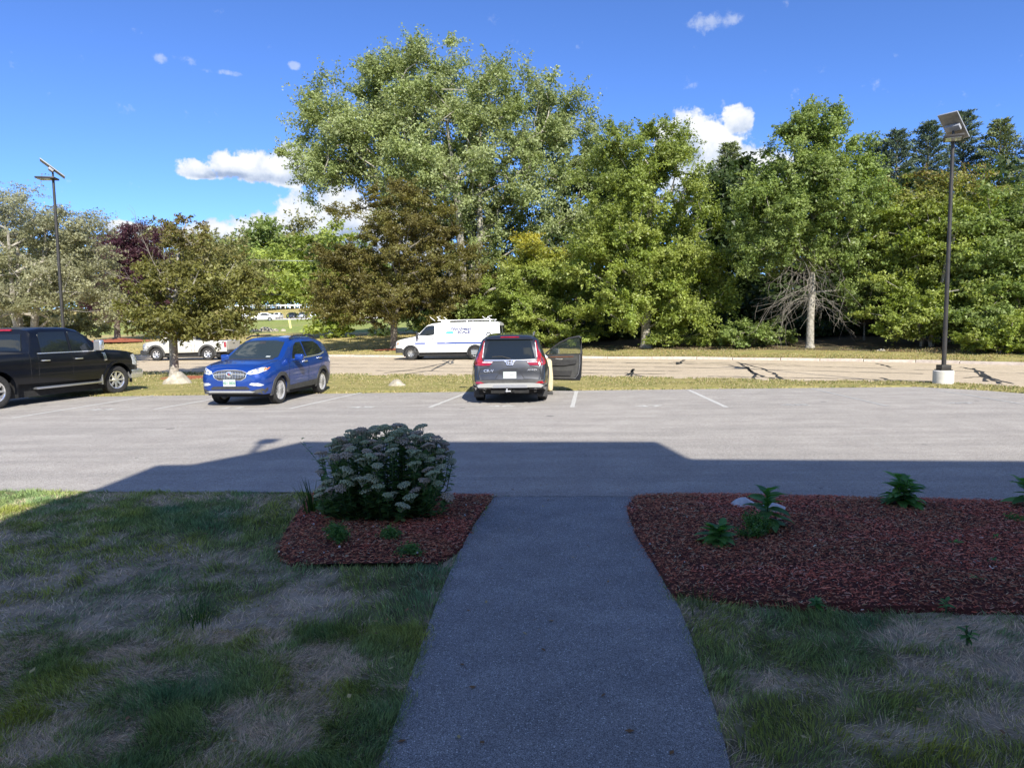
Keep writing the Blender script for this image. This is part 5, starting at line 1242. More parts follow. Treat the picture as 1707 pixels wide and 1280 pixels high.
# ---- blue small SUV, nose towards the viewer
def blue():
    fl = gp(468, 672); rl = gp(531, 657); fwd = Vector((-.135, -.991, 0)); left = Vector((-fwd.y, fwd.x, 0))
    L = 4.28; wb = 2.555; s1, s2 = .87, .87+wb
    front_axle = (fl+rl+fwd*wb)/2-left*.80; front_axle.y += .12
    ctr = front_axle-fwd*(L/2-s1)
    top = [(0, .80), (.03, .86), (.10, .93), (.25, .985), (.6, 1.04), (1.02, 1.09), (1.2, 1.17), (1.5, 1.36), (1.78, 1.53), (2.05, 1.60), (2.6, 1.635), (3.2, 1.61), (3.72, 1.54), (3.9, 1.46), (4.1, 1.18), (4.2, 1.02), (4.28, .80)]
    belt = [(0, .74), (.3, .88), (.9, .98), (1.3, 1.02), (2.5, 1.05), (3.6, 1.14), (4.28, 1.05)]
    plan = [(0, .62), (.03, .73), (.08, .82), (.16, .90), (.3, .955), (.6, 1), (3.5, 1), (3.95, .96), (4.15, .90), (4.25, .84), (4.28, .78)]
    c = Car('blue_suv', 'metallic blue compact SUV parked nose towards the viewer', L, 1.78, top, belt, plan, (s1, s2), .34, M['pblue'], (ctr.x, ctr.y, 0), math.atan2(fwd.y, fwd.x), 'car', sill=.30, tumble=.36,
            side=[(0, .93), (.12, .96), (.35, .985), (.52, .975), (.66, 1.0), (.85, .985), (1, .935)])
    c.patch('F', [(-.60, 1.12), (.60, 1.12), (.66, 1.15), (.56, 1.51), (.50, 1.555), (-.50, 1.555), (-.56, 1.51), (-.66, 1.15)], .012, M['shield'], 'windscreen', res=.07)
    c.patch('F', [(-.60, 1.095), (.60, 1.095), (.60, 1.12), (-.60, 1.12)], .018, M['plastic'], 'cowl')
    g = [(-.42, .815), (-.30, .865), (-.1, .885), (.1, .885), (.30, .865), (.42, .815), (.38, .71), (.28, .655), (-.28, .655), (-.38, .71)]
    big = [(u*1.06, (v-.77)*1.12+.77) for u, v in g]
    c.patch('F', big, .006, M['chrome'], 'grille_surround', res=.05); gr = c.patch('F', g, .012, M['plastic'], 'grille', res=.05)
    for i in range(19):
        u = -.36+.04*i; hgt = .185-.12*(abs(u)/.42)**2; q = [(u-.006, .77-hgt/2+.0), (u+.006, .77-hgt/2), (u+.006, .77+hgt/2), (u-.006, .77+hgt/2)]
        c.patch('F', q, .02, M['alum'], 'grille_bar', gr, thick=.002)
    c.patch('F', [(-.39, .765), (-.1, .79), (.1, .79), (.39, .765), (.39, .79), (.1, .81), (-.1, .81), (-.39, .79)], .026, M['chrome'], 'grille_wing', gr, thick=.002)
    def disc(u, v, r, off, mt, nm, par): return c.patch('F', [(u+r*math.cos(a*.3491), v+r*math.sin(a*.3491)) for a in range(18)], off, mt, nm, par, res=.04, thick=.002)
    em = disc(0, .79, .072, .034, M['chrome'], 'emblem', gr)
    for k in (-1, 0, 1): c.patch('F', [(k*.03-.017, .80-k*.012), (k*.03+.014, .82-k*.012), (k*.03+.017, .785-k*.012), (k*.03+.002, .755-k*.012)], .04, M['plastic' if k else 'red'], 'shield', em, thick=.002)
    for sg in (1, -1):
        hl = [(.44, .80), (.52, .78), (.68, .80), (.79, .86), (.80, .93), (.72, .945), (.58, .90), (.47, .86)]
        h_ = c.patch('F', [(u*sg, v) for u, v in hl], .010, M['lens'], 'headlight', res=.04)
        c.patch('F', [(u*sg, v) for u, v in [(.755, .86), (.80, .885), (.805, .935), (.76, .935)]], .016, M['amber'], 'indicator', h_, thick=.002)
        for u, v, r in ((.56, .84, .032), (.66, .86, .034)): c.patch('F', [((u+r*math.cos(a*.524))*sg, v+r*math.sin(a*.524)) for a in range(12)], .016, M['chrome'], 'projector', h_, thick=.002)
        fo = c.patch('F', [(u*sg, v) for u, v in [(.48, .545), (.56, .52), (.74, .50), (.78, .53), (.70, .575), (.54, .585)]], .010, M['lens'], 'fog_lamp', res=.04)
    c.patch('F', [(-.50, .44), (-.42, .50), (.42, .50), (.50, .44), (.46, .42), (-.46, .42)], .010, M['plastic'], 'lower_grille')
    c.patch('F', [(-.80, .31), (.80, .31), (.82, .46), (.68, .43), (.55, .40), (-.55, .40), (-.68, .43), (-.82, .46)], .012, M['cladding'], 'lower_bumper')
    c.patch('F', [(-.55, .33), (.55, .33), (.62, .365), (.50, .395), (-.50, .395), (-.62, .365)], .028, M['skid'], 'skid_plate')
    plate(c, 'F', .0, .585, .31, .165, '421 3820', M['platewhite'], M['plategreen'], .085)
    for sd in 'LR':
        c.patch(sd, c.S([(1.62, 1.08), (2.42, 1.10), (2.42, 1.50), (2.15, 1.49), (1.95, 1.40), (1.72, 1.20)]), .008, M['glass'], 'front_window')
        c.patch(sd, c.S([(2.50, 1.10), (3.22, 1.14), (3.55, 1.19), (3.40, 1.40), (3.20, 1.50), (2.50, 1.51)]), .008, M['glass'], 'rear_window')
        c.patch(sd, c.S([(1.60, 1.045), (3.30, 1.10), (3.66, 1.17), (3.66, 1.20), (3.28, 1.13), (1.60, 1.07)]), .012, M['chrome'], 'window_trim')
        lo = c.S([(1.25, .30), (3.02, .30), (3.05, .46), (1.22, .42)]); c.patch(sd, lo, .014, M['cladding'], 'sill_cladding')
        seam(c, sd, lerp_pts(c.S([(1.32, .44), (1.30, .8), (1.36, 1.05)]))); seam(c, sd, lerp_pts(c.S([(2.46, .45), (2.46, 1.07)]))); seam(c, sd, lerp_pts(c.S([(3.1, .62), (3.32, .85), (3.42, 1.08)])))
        handle(c, 2.28, .985, sd, M['chrome']); handle(c, 3.22, 1.03, sd, M['chrome'])
        bm = bmesh.new(); sg = 1 if sd == 'L' else -1; tube(bm, [(L/2-1.95, sg*.60, 1.60), (L/2-2.2, sg*.59, 1.665), (L/2-3.2, sg*.58, 1.67), (L/2-3.6, sg*.57, 1.59)], .022, 6); bobj('roof_rail', bm, M['plastic'], c.t, 60)
    archtrim(c, s1, .37, .46, M['cladding']); archtrim(c, s2, .37, .46, M['cladding'])
    for sg in (1, -1): mirror(c, L/2-1.62, 1.03, sg, M['pblue'], (.12, .22, .17)); c.wheel(s1, sg, 'multi', .0, .215); c.wheel(s2, sg, 'multi', 0, .215)
    bm = bmesh.new(); tube(bm, [(-.6-L/4, .1, 1.64), (-.75-L/4, .1, 1.86)], .006, 4); bobj('antenna', bm, M['plastic'], c.t)
    bm = bmesh.new(); rbox(bm, (L/2-1.33, .38, 1.235), (L/2-1.325, .47, 1.275), .002); 
    c.patch('F', [(.36, 1.15), (.47, 1.15), (.47, 1.185), (.36, 1.185)], .018, M['platewhite'], 'inspection_sticker', thick=.001); bm.free()
    c.patch('F', [(-.09, 1.47), (.09, 1.47), (.08, 1.535), (-.08, 1.535)], .015, M['plastic'], 'inner_mirror', thick=.001)
    for sg in (1, -1):
        seam(c, 'T', lerp_pts([(L/2-.12, sg*.55), (L/2-.5, sg*.70), (L/2-1.02, sg*.74)]), .010)
blue()

# ---- dark grey SUV seen from behind, front passenger door open
def grey():
    L = 4.59; wb = 2.66; s1, s2 = .90, .90+wb; yaw = R(90-1.8); fwd = Vector((math.cos(yaw), math.sin(yaw), 0))
    rc = (gp(803, 668)+gp(905, 667))/2; rear_axle = Vector((rc.x-.02, rc.y+.12, 0)); ctr = rear_axle+fwd*(s2-L/2)
    top = [(0, .72), (.04, .86), (.14, .96), (.4, 1.03), (1.1, 1.10), (1.3, 1.2), (1.75, 1.45), (2.05, 1.585), (2.5, 1.65), (3.3, 1.655), (4.0, 1.615), (4.16, 1.58), (4.30, 1.38), (4.42, 1.12), (4.46, 1.04), (4.50, .92), (4.53, .80), (4.555, .66), (4.59, .55)]
    belt = [(0, .7), (.4, .9), (1.3, 1.0), (3.0, 1.04), (4.2, 1.06), (4.59, .9)]
    plan = [(0, .66), (.06, .8), (.2, .92), (.5, 1), (3.95, 1), (4.2, .985), (4.35, .95), (4.45, .915), (4.53, .88), (4.57, .84), (4.59, .80)]
    c = Car('grey_suv', 'dark grey SUV seen from behind with its front right door wide open', L, 1.87, top, belt, plan, (s1, s2), .36, M['pgrey'], (ctr.x, ctr.y, 0), yaw, 'car', sill=.33, tumble=.38,
            base=[(0, .33), (L-.25, .33), (L, .40)], cutdoor=(1.48, 2.55, .34, 1.52), side=[(0, .93), (.15, .97), (.5, 1.0), (.72, .99), (.9, .965), (1, .93)])
    gl = [(-.60, 1.085), (-.2, 1.06), (.2, 1.06), (.60, 1.085), (.50, 1.49), (.44, 1.53), (-.44, 1.53), (-.50, 1.49)]
    w_ = c.patch('B', gl, .010, M['glass'], 'rear_window')
    c.patch('B', [(-.56, 1.535), (.56, 1.535), (.56, 1.60), (.50, 1.625), (-.50, 1.625), (-.56, 1.60)], .055, M['pgrey'], 'spoiler')
    c.patch('B', [(-.22, 1.575), (.22, 1.575), (.22, 1.60), (-.22, 1.60)], .064, M['red'], 'brake_lamp', thick=-.05)
    bm = bmesh.new(); h, _ = c.hit('B', 0, 1.1); h2, _ = c.hit('B', .32, 1.13); tube(bm, [(h.x-.03, -.02, 1.08), (h.x-.01, .18, 1.135), (h2.x-.012, .42, 1.13)], .011, 5); bobj('rear_wiper', bm, M['plastic'], c.t, 60)
    for sg in (1, -1):
        tl = [(.605, 1.50), (.63, 1.50), (.675, 1.30), (.78, 1.13), (.865, 1.06), (.86, .955), (.80, .925), (.48, .925), (.39, 1.015), (.63, 1.02), (.66, 1.09), (.635, 1.25)]
        t_ = c.patch('B', [(u*sg, v) for u, v in tl], .014, M['red'], 'tail_light', res=.05)
        c.patch('B', [(u*sg, v) for u, v in [(.42, .99), (.64, .99), (.66, 1.0), (.64, 1.01), (.40, 1.01)]], .019, M['lens'], 'lens_strip', t_, thick=.002)
        c.patch('B', [(u*sg, v) for u, v in [(.60, 1.46), (.615, 1.46), (.655, 1.12), (.635, 1.10), (.625, 1.2)]], .021, M['lens'], 'lens_edge', t_, thick=.002)
        c.patch('B', [(u*sg, v) for u, v in [(.60, .505), (.86, .50), (.85, .56), (.68, .55)]], .014, M['red'], 'reflector')
        c.patch('B', [(u*sg, v) for u, v in [(.46, .345), (.74, .35), (.72, .40), (.46, .395)]], .016, M['chrome'], 'exhaust_trim')
        bm = bmesh.new(); tube(bm, [(-L/2+.03, sg*.60, .345), (-L/2-.03, sg*.60, .34)], .035, 12, False); bobj('exhaust_pipe', bm, M['chrome'], c.t, 60)
        bm = bmesh.new(); tube(bm, [(L/2-1.95, sg*.60, 1.60), (L/2-2.2, sg*.60, 1.68), (L/2-3.7, sg*.58, 1.685), (L/2-4.0, sg*.57, 1.63)], .016, 6); bobj('roof_rail', bm, M['alum'], c.t, 60)
        seam(c, 'B', lerp_pts([(.47*sg, .905), (.70*sg, .84), (.74*sg, .70), (.70*sg, .60)]), .014); seam(c, 'B', lerp_pts([(.78*sg, .905), (.80*sg, .8), (.78*sg, .585)]), .012)
        bm = bmesh.new(); rbox(bm, (L/2-s2-.47, min(sg*.66, sg*.90), .13), (L/2-s2-.44, max(sg*.66, sg*.90), .42), .01); bobj('mud_flap', bm, M['plastic'], c.t)
    c.patch('B', [(-.62, 1.03), (-.14, 1.035), (-.11, 1.0), (.11, 1.0), (.14, 1.035), (.62, 1.03), (.60, 1.058), (-.60, 1.058)], .022, M['chrome'], 'chrome_bar')
    em = c.patch('B', [(-.085, 1.06), (-.095, 1.0), (-.07, .93), (.07, .93), (.095, 1.0), (.085, 1.06)], .030, M['chrome'], 'emblem', thick=.002)
    c.patch('B', [(-.068, 1.045), (-.075, 1.0), (-.055, .945), (.055, .945), (.075, 1.0), (.068, 1.045)], .034, M['plastic'], 'emblem_field', em, thick=.002)
    c.patch('B', [(-.052, 1.04), (-.034, 1.04), (-.028, 1.0), (.028, 1.0), (.034, 1.04), (.052, 1.04), (.042, .95), (.024, .95), (.026, .985), (-.026, .985), (-.024, .95), (-.042, .95)], .039, M['chrome'], 'emblem_letter', em, thick=.002)
    c.patch('B', [(-.30, .60), (.30, .60), (.34, .625), (.22, .80), (.16, .83), (-.16, .83), (-.22, .80), (-.34, .625)], .004, M['pgrey'], 'plate_recess')
    seam(c, 'B', lerp_pts([(-.34, .62), (-.22, .80), (-.16, .835), (.16, .835), (.22, .80), (.34, .62)]), .014)
    seam(c, 'B', lerp_pts([(-.84, .585), (.84, .585)]), .014)
    plate(c, 'B', 0, .70, .31, .16, 'CRV 4817' if False else None, M['platewhite'], M['plategreen'], .08)
    h, d = c.hit('B', .1, .71); pm_ = text_mesh('271 9045', .055, .001)
    for v in pm_.vertices: v.co = Vector((h.x-.041, -v.co.x*1.0, .70+v.co.y))
    link('plate_number', pm_, M['greyprint'], c.t)
    c.text('B', 'CR-V', .50, .80, .085, M['chrome'], 'badge_text', .002, 0, 1.25, off=.03); c.text('B', 'AWD', -.52, .815, .055, M['chrome'], 'badge_text', .002, .3, 1.6, off=.03)
    c.patch('B', [(-.90, .40), (.90, .40), (.92, .585), (-.92, .585)], .006, M['cladding'], 'lower_bumper')
    c.patch('B', [(-.74, .41), (.74, .41), (.82, .45), (.70, .50), (.50, .515), (-.50, .515), (-.70, .50), (-.82, .45)], .022, M['skid'], 'skid_plate')
    c.patch('B', [(-.42, .405), (.42, .405), (.38, .475), (-.38, .475)], .034, M['alum'], 'skid_centre')
    bm = bmesh.new(); box(bm, (-L/2+.06, -.45, .27), (-L/2+.2, .45, .40)); rbox(bm, (-L/2-.05, -.035, .30), (-L/2+.02, .035, .37), .01); lathe(bm, [(.022, -.02), (.030, -.02), (.030, .02), (.022, .02)], 12, 'x', (-L/2-.03, -.10, .33), True); bobj('tow_hitch', bm, M['dark'], c.t)
    bm = bmesh.new(); rbox(bm, (-L/2-.07, -.02, .31), (-L/2-.04, .10, .335), .006); rbox(bm, (-L/2-.065, .05, .30), (-L/2-.045, .09, .38), .006); bobj('hitch_pin', bm, M['alum'], c.t)
    for sd in 'LR':
        if sd == 'L': c.patch(sd, c.S([(1.65, 1.07), (2.50, 1.07), (2.50, 1.55), (2.2, 1.54), (1.95, 1.42)]), .008, M['glass'], 'front_window')
        c.patch(sd, c.S([(2.62, 1.07), (3.60, 1.10), (3.50, 1.45), (3.35, 1.56), (2.62, 1.57)]), .008, M['glass'], 'rear_side_window')
        c.patch(sd, c.S([(1.35, .34), (3.02, .34), (3.02, .50), (1.35, .48)]), .012, M['cladding'], 'sill_cladding')
    archtrim(c, s1, .39, .48, M['cladding']); archtrim(c, s2, .39, .48, M['cladding'])
    for sg in (1, -1): c.wheel(s1, sg, 'five', 0, .235); c.wheel(s2, sg, 'five', 0, .235)
    mirror(c, L/2-1.62, 1.05, 1, M['pgrey'], (.12, .23, .17))
    # inside: seats, dashboard, inner mirror seen through the glass and the door opening
    for (sx, sy) in ((.20, .38), (.20, -.38), (-.75, .38), (-.75, -.38)):
        bm = bmesh.new(); rbox(bm, (sx-.30, sy-.25, .42), (sx+.28, sy+.25, .62), .06); rbox(bm, (sx-.42, sy-.24, .60), (sx-.26, sy+.24, 1.12), .06); rbox(bm, (sx-.40, sy-.12, 1.14), (sx-.30, sy+.12, 1.30), .04); bobj('seat', bm, M['cladding'], c.t, 50)
    # open door
    D = bpy.data.objects.new('open_door', None)
    def Dp(u, z, t): return (-u, t, z)
    hx = L/2-1.50; bm = bmesh.new()
    panel = [(0, .36), (.06, .33), (.98, .33), (1.02, .42), (1.045, .8), (1.05, 1.07), (.0, 1.05)]
    prism(bm, panel, -.03, .02, Dp); bmesh.ops.bevel(bm, geom=[e for e in bm.edges if abs(e.verts[0].co.y-e.verts[1].co.y) < .001], offset=.012, segments=2, affect='EDGES')
    D = bobj('open_door', bm, M['pgrey'], c.t, 40); D['label'] = 'front right door standing open'
    D.location = (hx, -.90, 0); D.rotation_euler = (0, 0, R(72))
    bm = bmesh.new(); prism(bm, [(.04, .44), (.10, .40), (.84, .40), (.93, .52), (.97, .8), (.97, 1.04), (.04, 1.03)], .02, .055, Dp); ip = bobj('inner_panel', bm, M['cladding'], D, 40)
    bm = bmesh.new(); prism(bm, [(.12, .74), (.55, .74), (.90, .80), (.90, .90), (.20, .90)], .055, .095, Dp); bobj('armrest', bm, M['plastic'], D, 40)
    bm = bmesh.new(); prism(bm, [(.16, .965), (.82, .985), (.82, 1.0), (.16, .985)], .055, .070, Dp); bobj('wood_trim', bm, mat('door_wood_trim', (.20, .075, .035), None, rough=.3), D)
    bm = bmesh.new(); prism(bm, [(.30, .91), (.50, .905), (.52, .935), (.44, .925), (.32, .945)], .055, .078, Dp); bobj('inner_handle', bm, M['chrome'], D)
    bm = bmesh.new(); prism(bm, [(.22, .46), (.74, .46), (.78, .60), (.24, .60)], .055, .088, Dp); bobj('door_pocket', bm, M['plastic'], D)
    bm = bmesh.new(); tube(bm, [Dp(u, z, .0) for u, z in [(.0, 1.06), (.16, 1.19), (.40, 1.36), (.68, 1.49), (.97, 1.54), (1.01, 1.50), (1.03, 1.06)]], [.022, .022, .022, .022, .026, .034, .038], 8); bobj('window_frame', bm, M['plastic'], D, 50)
    bm = bmesh.new(); prism(bm, [(.02, 1.05), (.17, 1.19), (.40, 1.355), (.68, 1.48), (.96, 1.52), (1.0, 1.48), (1.0, 1.06)], -.003, .003, Dp); bobj('window_pane', bm, M['clear'], D)
    bm = bmesh.new(); tube(bm, [Dp(u, z, .03) for u, z in [(.06, .395), (.86, .395), (.95, .52), (.99, .8), (.99, 1.04)]], .008, 5); bobj('door_seal', bm, M['alum'], D, 50)
    bm = bmesh.new(); tube(bm, [Dp(u, z, .022) for u, z in [(.03, .365), (.90, .365), (1.0, .50), (1.03, .8), (1.035, 1.04)]], .008, 5); bobj('door_seal', bm, M['dark'], D, 50)
    bm = bmesh.new(); prism(bm, [(.0, .33), (.98, .33), (1.0, .40), (0, .42)], -.045, -.03, Dp); bobj('door_cladding', bm, M['cladding'], D)
    bm = bmesh.new(); rbox(bm, (-.34, -.26, 1.05), (-.10, -.06, 1.21), .05, seg=3); tube(bm, [(-.12, .0, 1.08), (-.2, -.12, 1.09)], .025, 6); dm = bobj('mirror', bm, M['pgrey'], D, 50)
    bm = bmesh.new(); box(bm, (-.345, -.24, 1.07), (-.340, -.08, 1.19)); bobj('mirror_glass', bm, M['chrome'], dm)
    return c
greycar = grey()

# ---- white service van, side on
def van():
    L = 6.11; wb = 3.71; s1, s2 = .95, .95+wb; rz = R(180-8); fwd = Vector((math.cos(rz), math.sin(rz), 0)); nose = gp(663, 597, -.05)
    fw = gp(689, 600.5, -.05); ctr = Vector((fw.x, fw.y+1.02, 0))-fwd*(L/2-s1)
    top = [(0, .90), (.04, 1.0), (.12, 1.10), (.4, 1.18), (1.15, 1.32), (1.28, 1.38), (1.7, 1.78), (1.9, 1.96), (2.15, 2.04), (2.6, 2.09), (5.2, 2.12), (5.9, 2.10), (6.02, 2.02), (6.06, 1.5), (6.11, .7)]
    belt = [(0, .85), (.4, 1.05), (1.2, 1.24), (6.11, 1.28)]
    plan = [(0, .74), (.06, .86), (.2, .94), (.5, .99), (.8, 1), (5.9, 1), (6.05, .97), (6.11, .94)]
    c = Car('white_van', 'white service van with ladder rack and blue lettering parked across the road', L, 2.03, top, belt, plan, (s1, s2), .385, M['pwhite'], (ctr.x, ctr.y, -.05), rz, 'van', sill=.40, tumble=.11, arch=1.22,
            side=[(0, .95), (.1, .985), (.4, 1), (.8, 1), (1, .985)], roofround=.05, base=[(0, .42), (L, .46)])
    for sd in 'LR':
        c.patch(sd, c.S([(1.42, 1.40), (1.95, 1.38), (2.30, 1.42), (2.34, 1.50), (2.34, 1.90), (2.28, 1.95), (1.98, 1.93), (1.85, 1.86)]), .010, M['glass'], 'front_window')
        for pts in ([(1.20, .5), (1.22, 1.0), (1.38, 1.36)], [(2.42, .45), (2.44, 1.95)], [(3.55, .45), (3.55, 1.98)], [(4.55, 1.1), (4.55, 1.98)]): seam(c, sd, lerp_pts(c.S(pts), .12), .014, M['greyprint'])
        seam(c, sd, lerp_pts(c.S([(2.45, 1.98), (6.0, 2.0)]), .2), .012, M['greyprint'])
        handle(c, 2.25, 1.22, sd, M['greyprint'], .2)
        st = c.patch(sd, c.S([(1.22, .90), (5.95, .90), (5.95, 1.005), (3.35, 1.005), (2.95, .965), (2.93, .985), (1.22, .985)]), .006, M['stripe'], 'blue_stripe', res=.12)
        c.patch(sd, c.S([(1.0, .42), (1.36, .42), (1.36, .50), (1.1, .5)]), .006, M['cladding'], 'splash_guard')
    c.text('L', 'northeastscale.com', L/2-2.15, .942, .085, M['whiteprint'], 'stripe_text', .004, 0, 1.05, off=.011)
    c.text('L', 'Northeast', L/2-3.85, 1.74, .24, M['navy'], 'sign_text', .008, .25, 1.16)
    c.text('L', 'SCALE', L/2-4.02, 1.55, .205, M['navy'], 'sign_text', .010, 0, 1.26)
    c.text('L', '1-800-881-2157', L/2-3.80, 1.32, .10, M['greyprint'], 'sign_text', .001, 0, 1.1)
    c.text('L', 'Sales Service', L/2-1.75, .60, .08, M['greyprint'], 'sign_text', .001, 0, 1.1)
    c.patch('L', c.S([(3.00, 1.49), (3.12, 1.46), (3.45, 1.46), (3.40, 1.61), (3.08, 1.60), (3.0, 1.56)]), .006, M['cyan'], 'cyan_swoosh')
    # little balance emblem
    for pts in ([(2.62, 1.38), (2.78, 1.38), (2.75, 1.33), (2.66, 1.33)], [(2.92, 1.38), (3.06, 1.38), (3.04, 1.33), (2.95, 1.33)], [(2.80, 1.30), (2.90, 1.30), (2.88, 1.27), (2.82, 1.27)], [(2.72, 1.58), (2.97, 1.62), (2.97, 1.63), (2.72, 1.59)], [(2.838, 1.31), (2.852, 1.31), (2.852, 1.62), (2.838, 1.62)]): c.patch('L', c.S(pts), .006, M['greyprint'], 'scale_emblem')
    c.patch('F', [(-.80, 1.38), (.80, 1.38), (.78, 1.9), (.70, 1.95), (-.70, 1.95), (-.78, 1.9)], .012, M['shield'], 'windscreen', res=.1)
    c.patch('F', [(-.62, .80), (.62, .80), (.60, 1.06), (-.60, 1.06)], .012, M['cladding'], 'grille', res=.1); c.patch('F', [(-.95, .40), (.95, .40), (.95, .66), (-.95, .66)], .02, M['cladding'], 'front_bumper', res=.1)
    for sd in 'LR': c.patch(sd, c.S([(.03, .41), (.50, .41), (.52, .62), (.40, .70), (.02, .70)]), .02, M['cladding'], 'bumper_corner'); c.patch(sd, c.S([(.03, .84), (.12, .82), (.26, .86), (.28, 1.0), (.14, 1.06), (.05, 1.02)]), .012, M['lens'], 'headlight')
    for sd in 'LR': c.patch(sd, c.S([(.17, .86), (.25, .88), (.26, .99), (.17, 1.02)]), .018, M['amber'], 'indicator')
    c.patch('B', [(-.86, 1.25), (-.08, 1.25), (-.08, 1.9), (-.80, 1.9)], .012, M['glass'], 'rear_window', res=.1); c.patch('B', [(.86, 1.25), (.08, 1.25), (.08, 1.9), (.80, 1.9)], .012, M['glass'], 'rear_window', res=.1)
    for sg in (1, -1):
        c.patch('B', [(u*sg, v) for u, v in [(.86, .95), (.95, .95), (.93, 1.5), (.86, 1.5)]], .012, M['red'], 'tail_light')
        mirror(c, L/2-1.42, 1.22, sg, M['plastic'], (.10, .22, .34)); c.wheel(s1, sg, 'steel', 0, .25); c.wheel(s2, sg, 'steel', 0, .25)
    for s_ in (s1, s2): archtrim(c, s_, .40, .485, M['plastic'], .004)
    rk = None; bm = bmesh.new()
    for sg in (1, -1): tube(bm, [(L/2-2.5, .80*sg, 2.22), (L/2-5.6, .80*sg, 2.24)], .025, 6)
    for s in (2.75, 4.2, 5.5):
        tube(bm, [(L/2-s, -.9, 2.08), (L/2-s, -.80, 2.24), (L/2-s, .80, 2.24), (L/2-s, .9, 2.08)], .025, 6)
    for s in (2.35, 2.75, 5.35):
        tube(bm, [(L/2-s, .80, 2.20), (L/2-s+.28, .83, 2.42)], .016, 5); tube(bm, [(L/2-s, -.80, 2.20), (L/2-s+.28, -.83, 2.42)], .016, 5)
    tube(bm, [(L/2-2.55, .62, 2.22), (L/2-2.45, .62, 2.42), (L/2-2.62, .62, 2.46)], .016, 5); tube(bm, [(L/2-5.2, .80, 2.22), (L/2-5.45, .80, 2.42), (L/2-5.6, .80, 2.45)], .018, 5)
    rk = bobj('ladder_rack', bm, M['whiteprint'], c.t, 60)
    bm = bmesh.new(); rbox(bm, (L/2-3.1, .30, 2.10), (L/2-2.7, .8, 2.20), .02); bobj('rack_box', bm, M['whiteprint'], rk)
van()

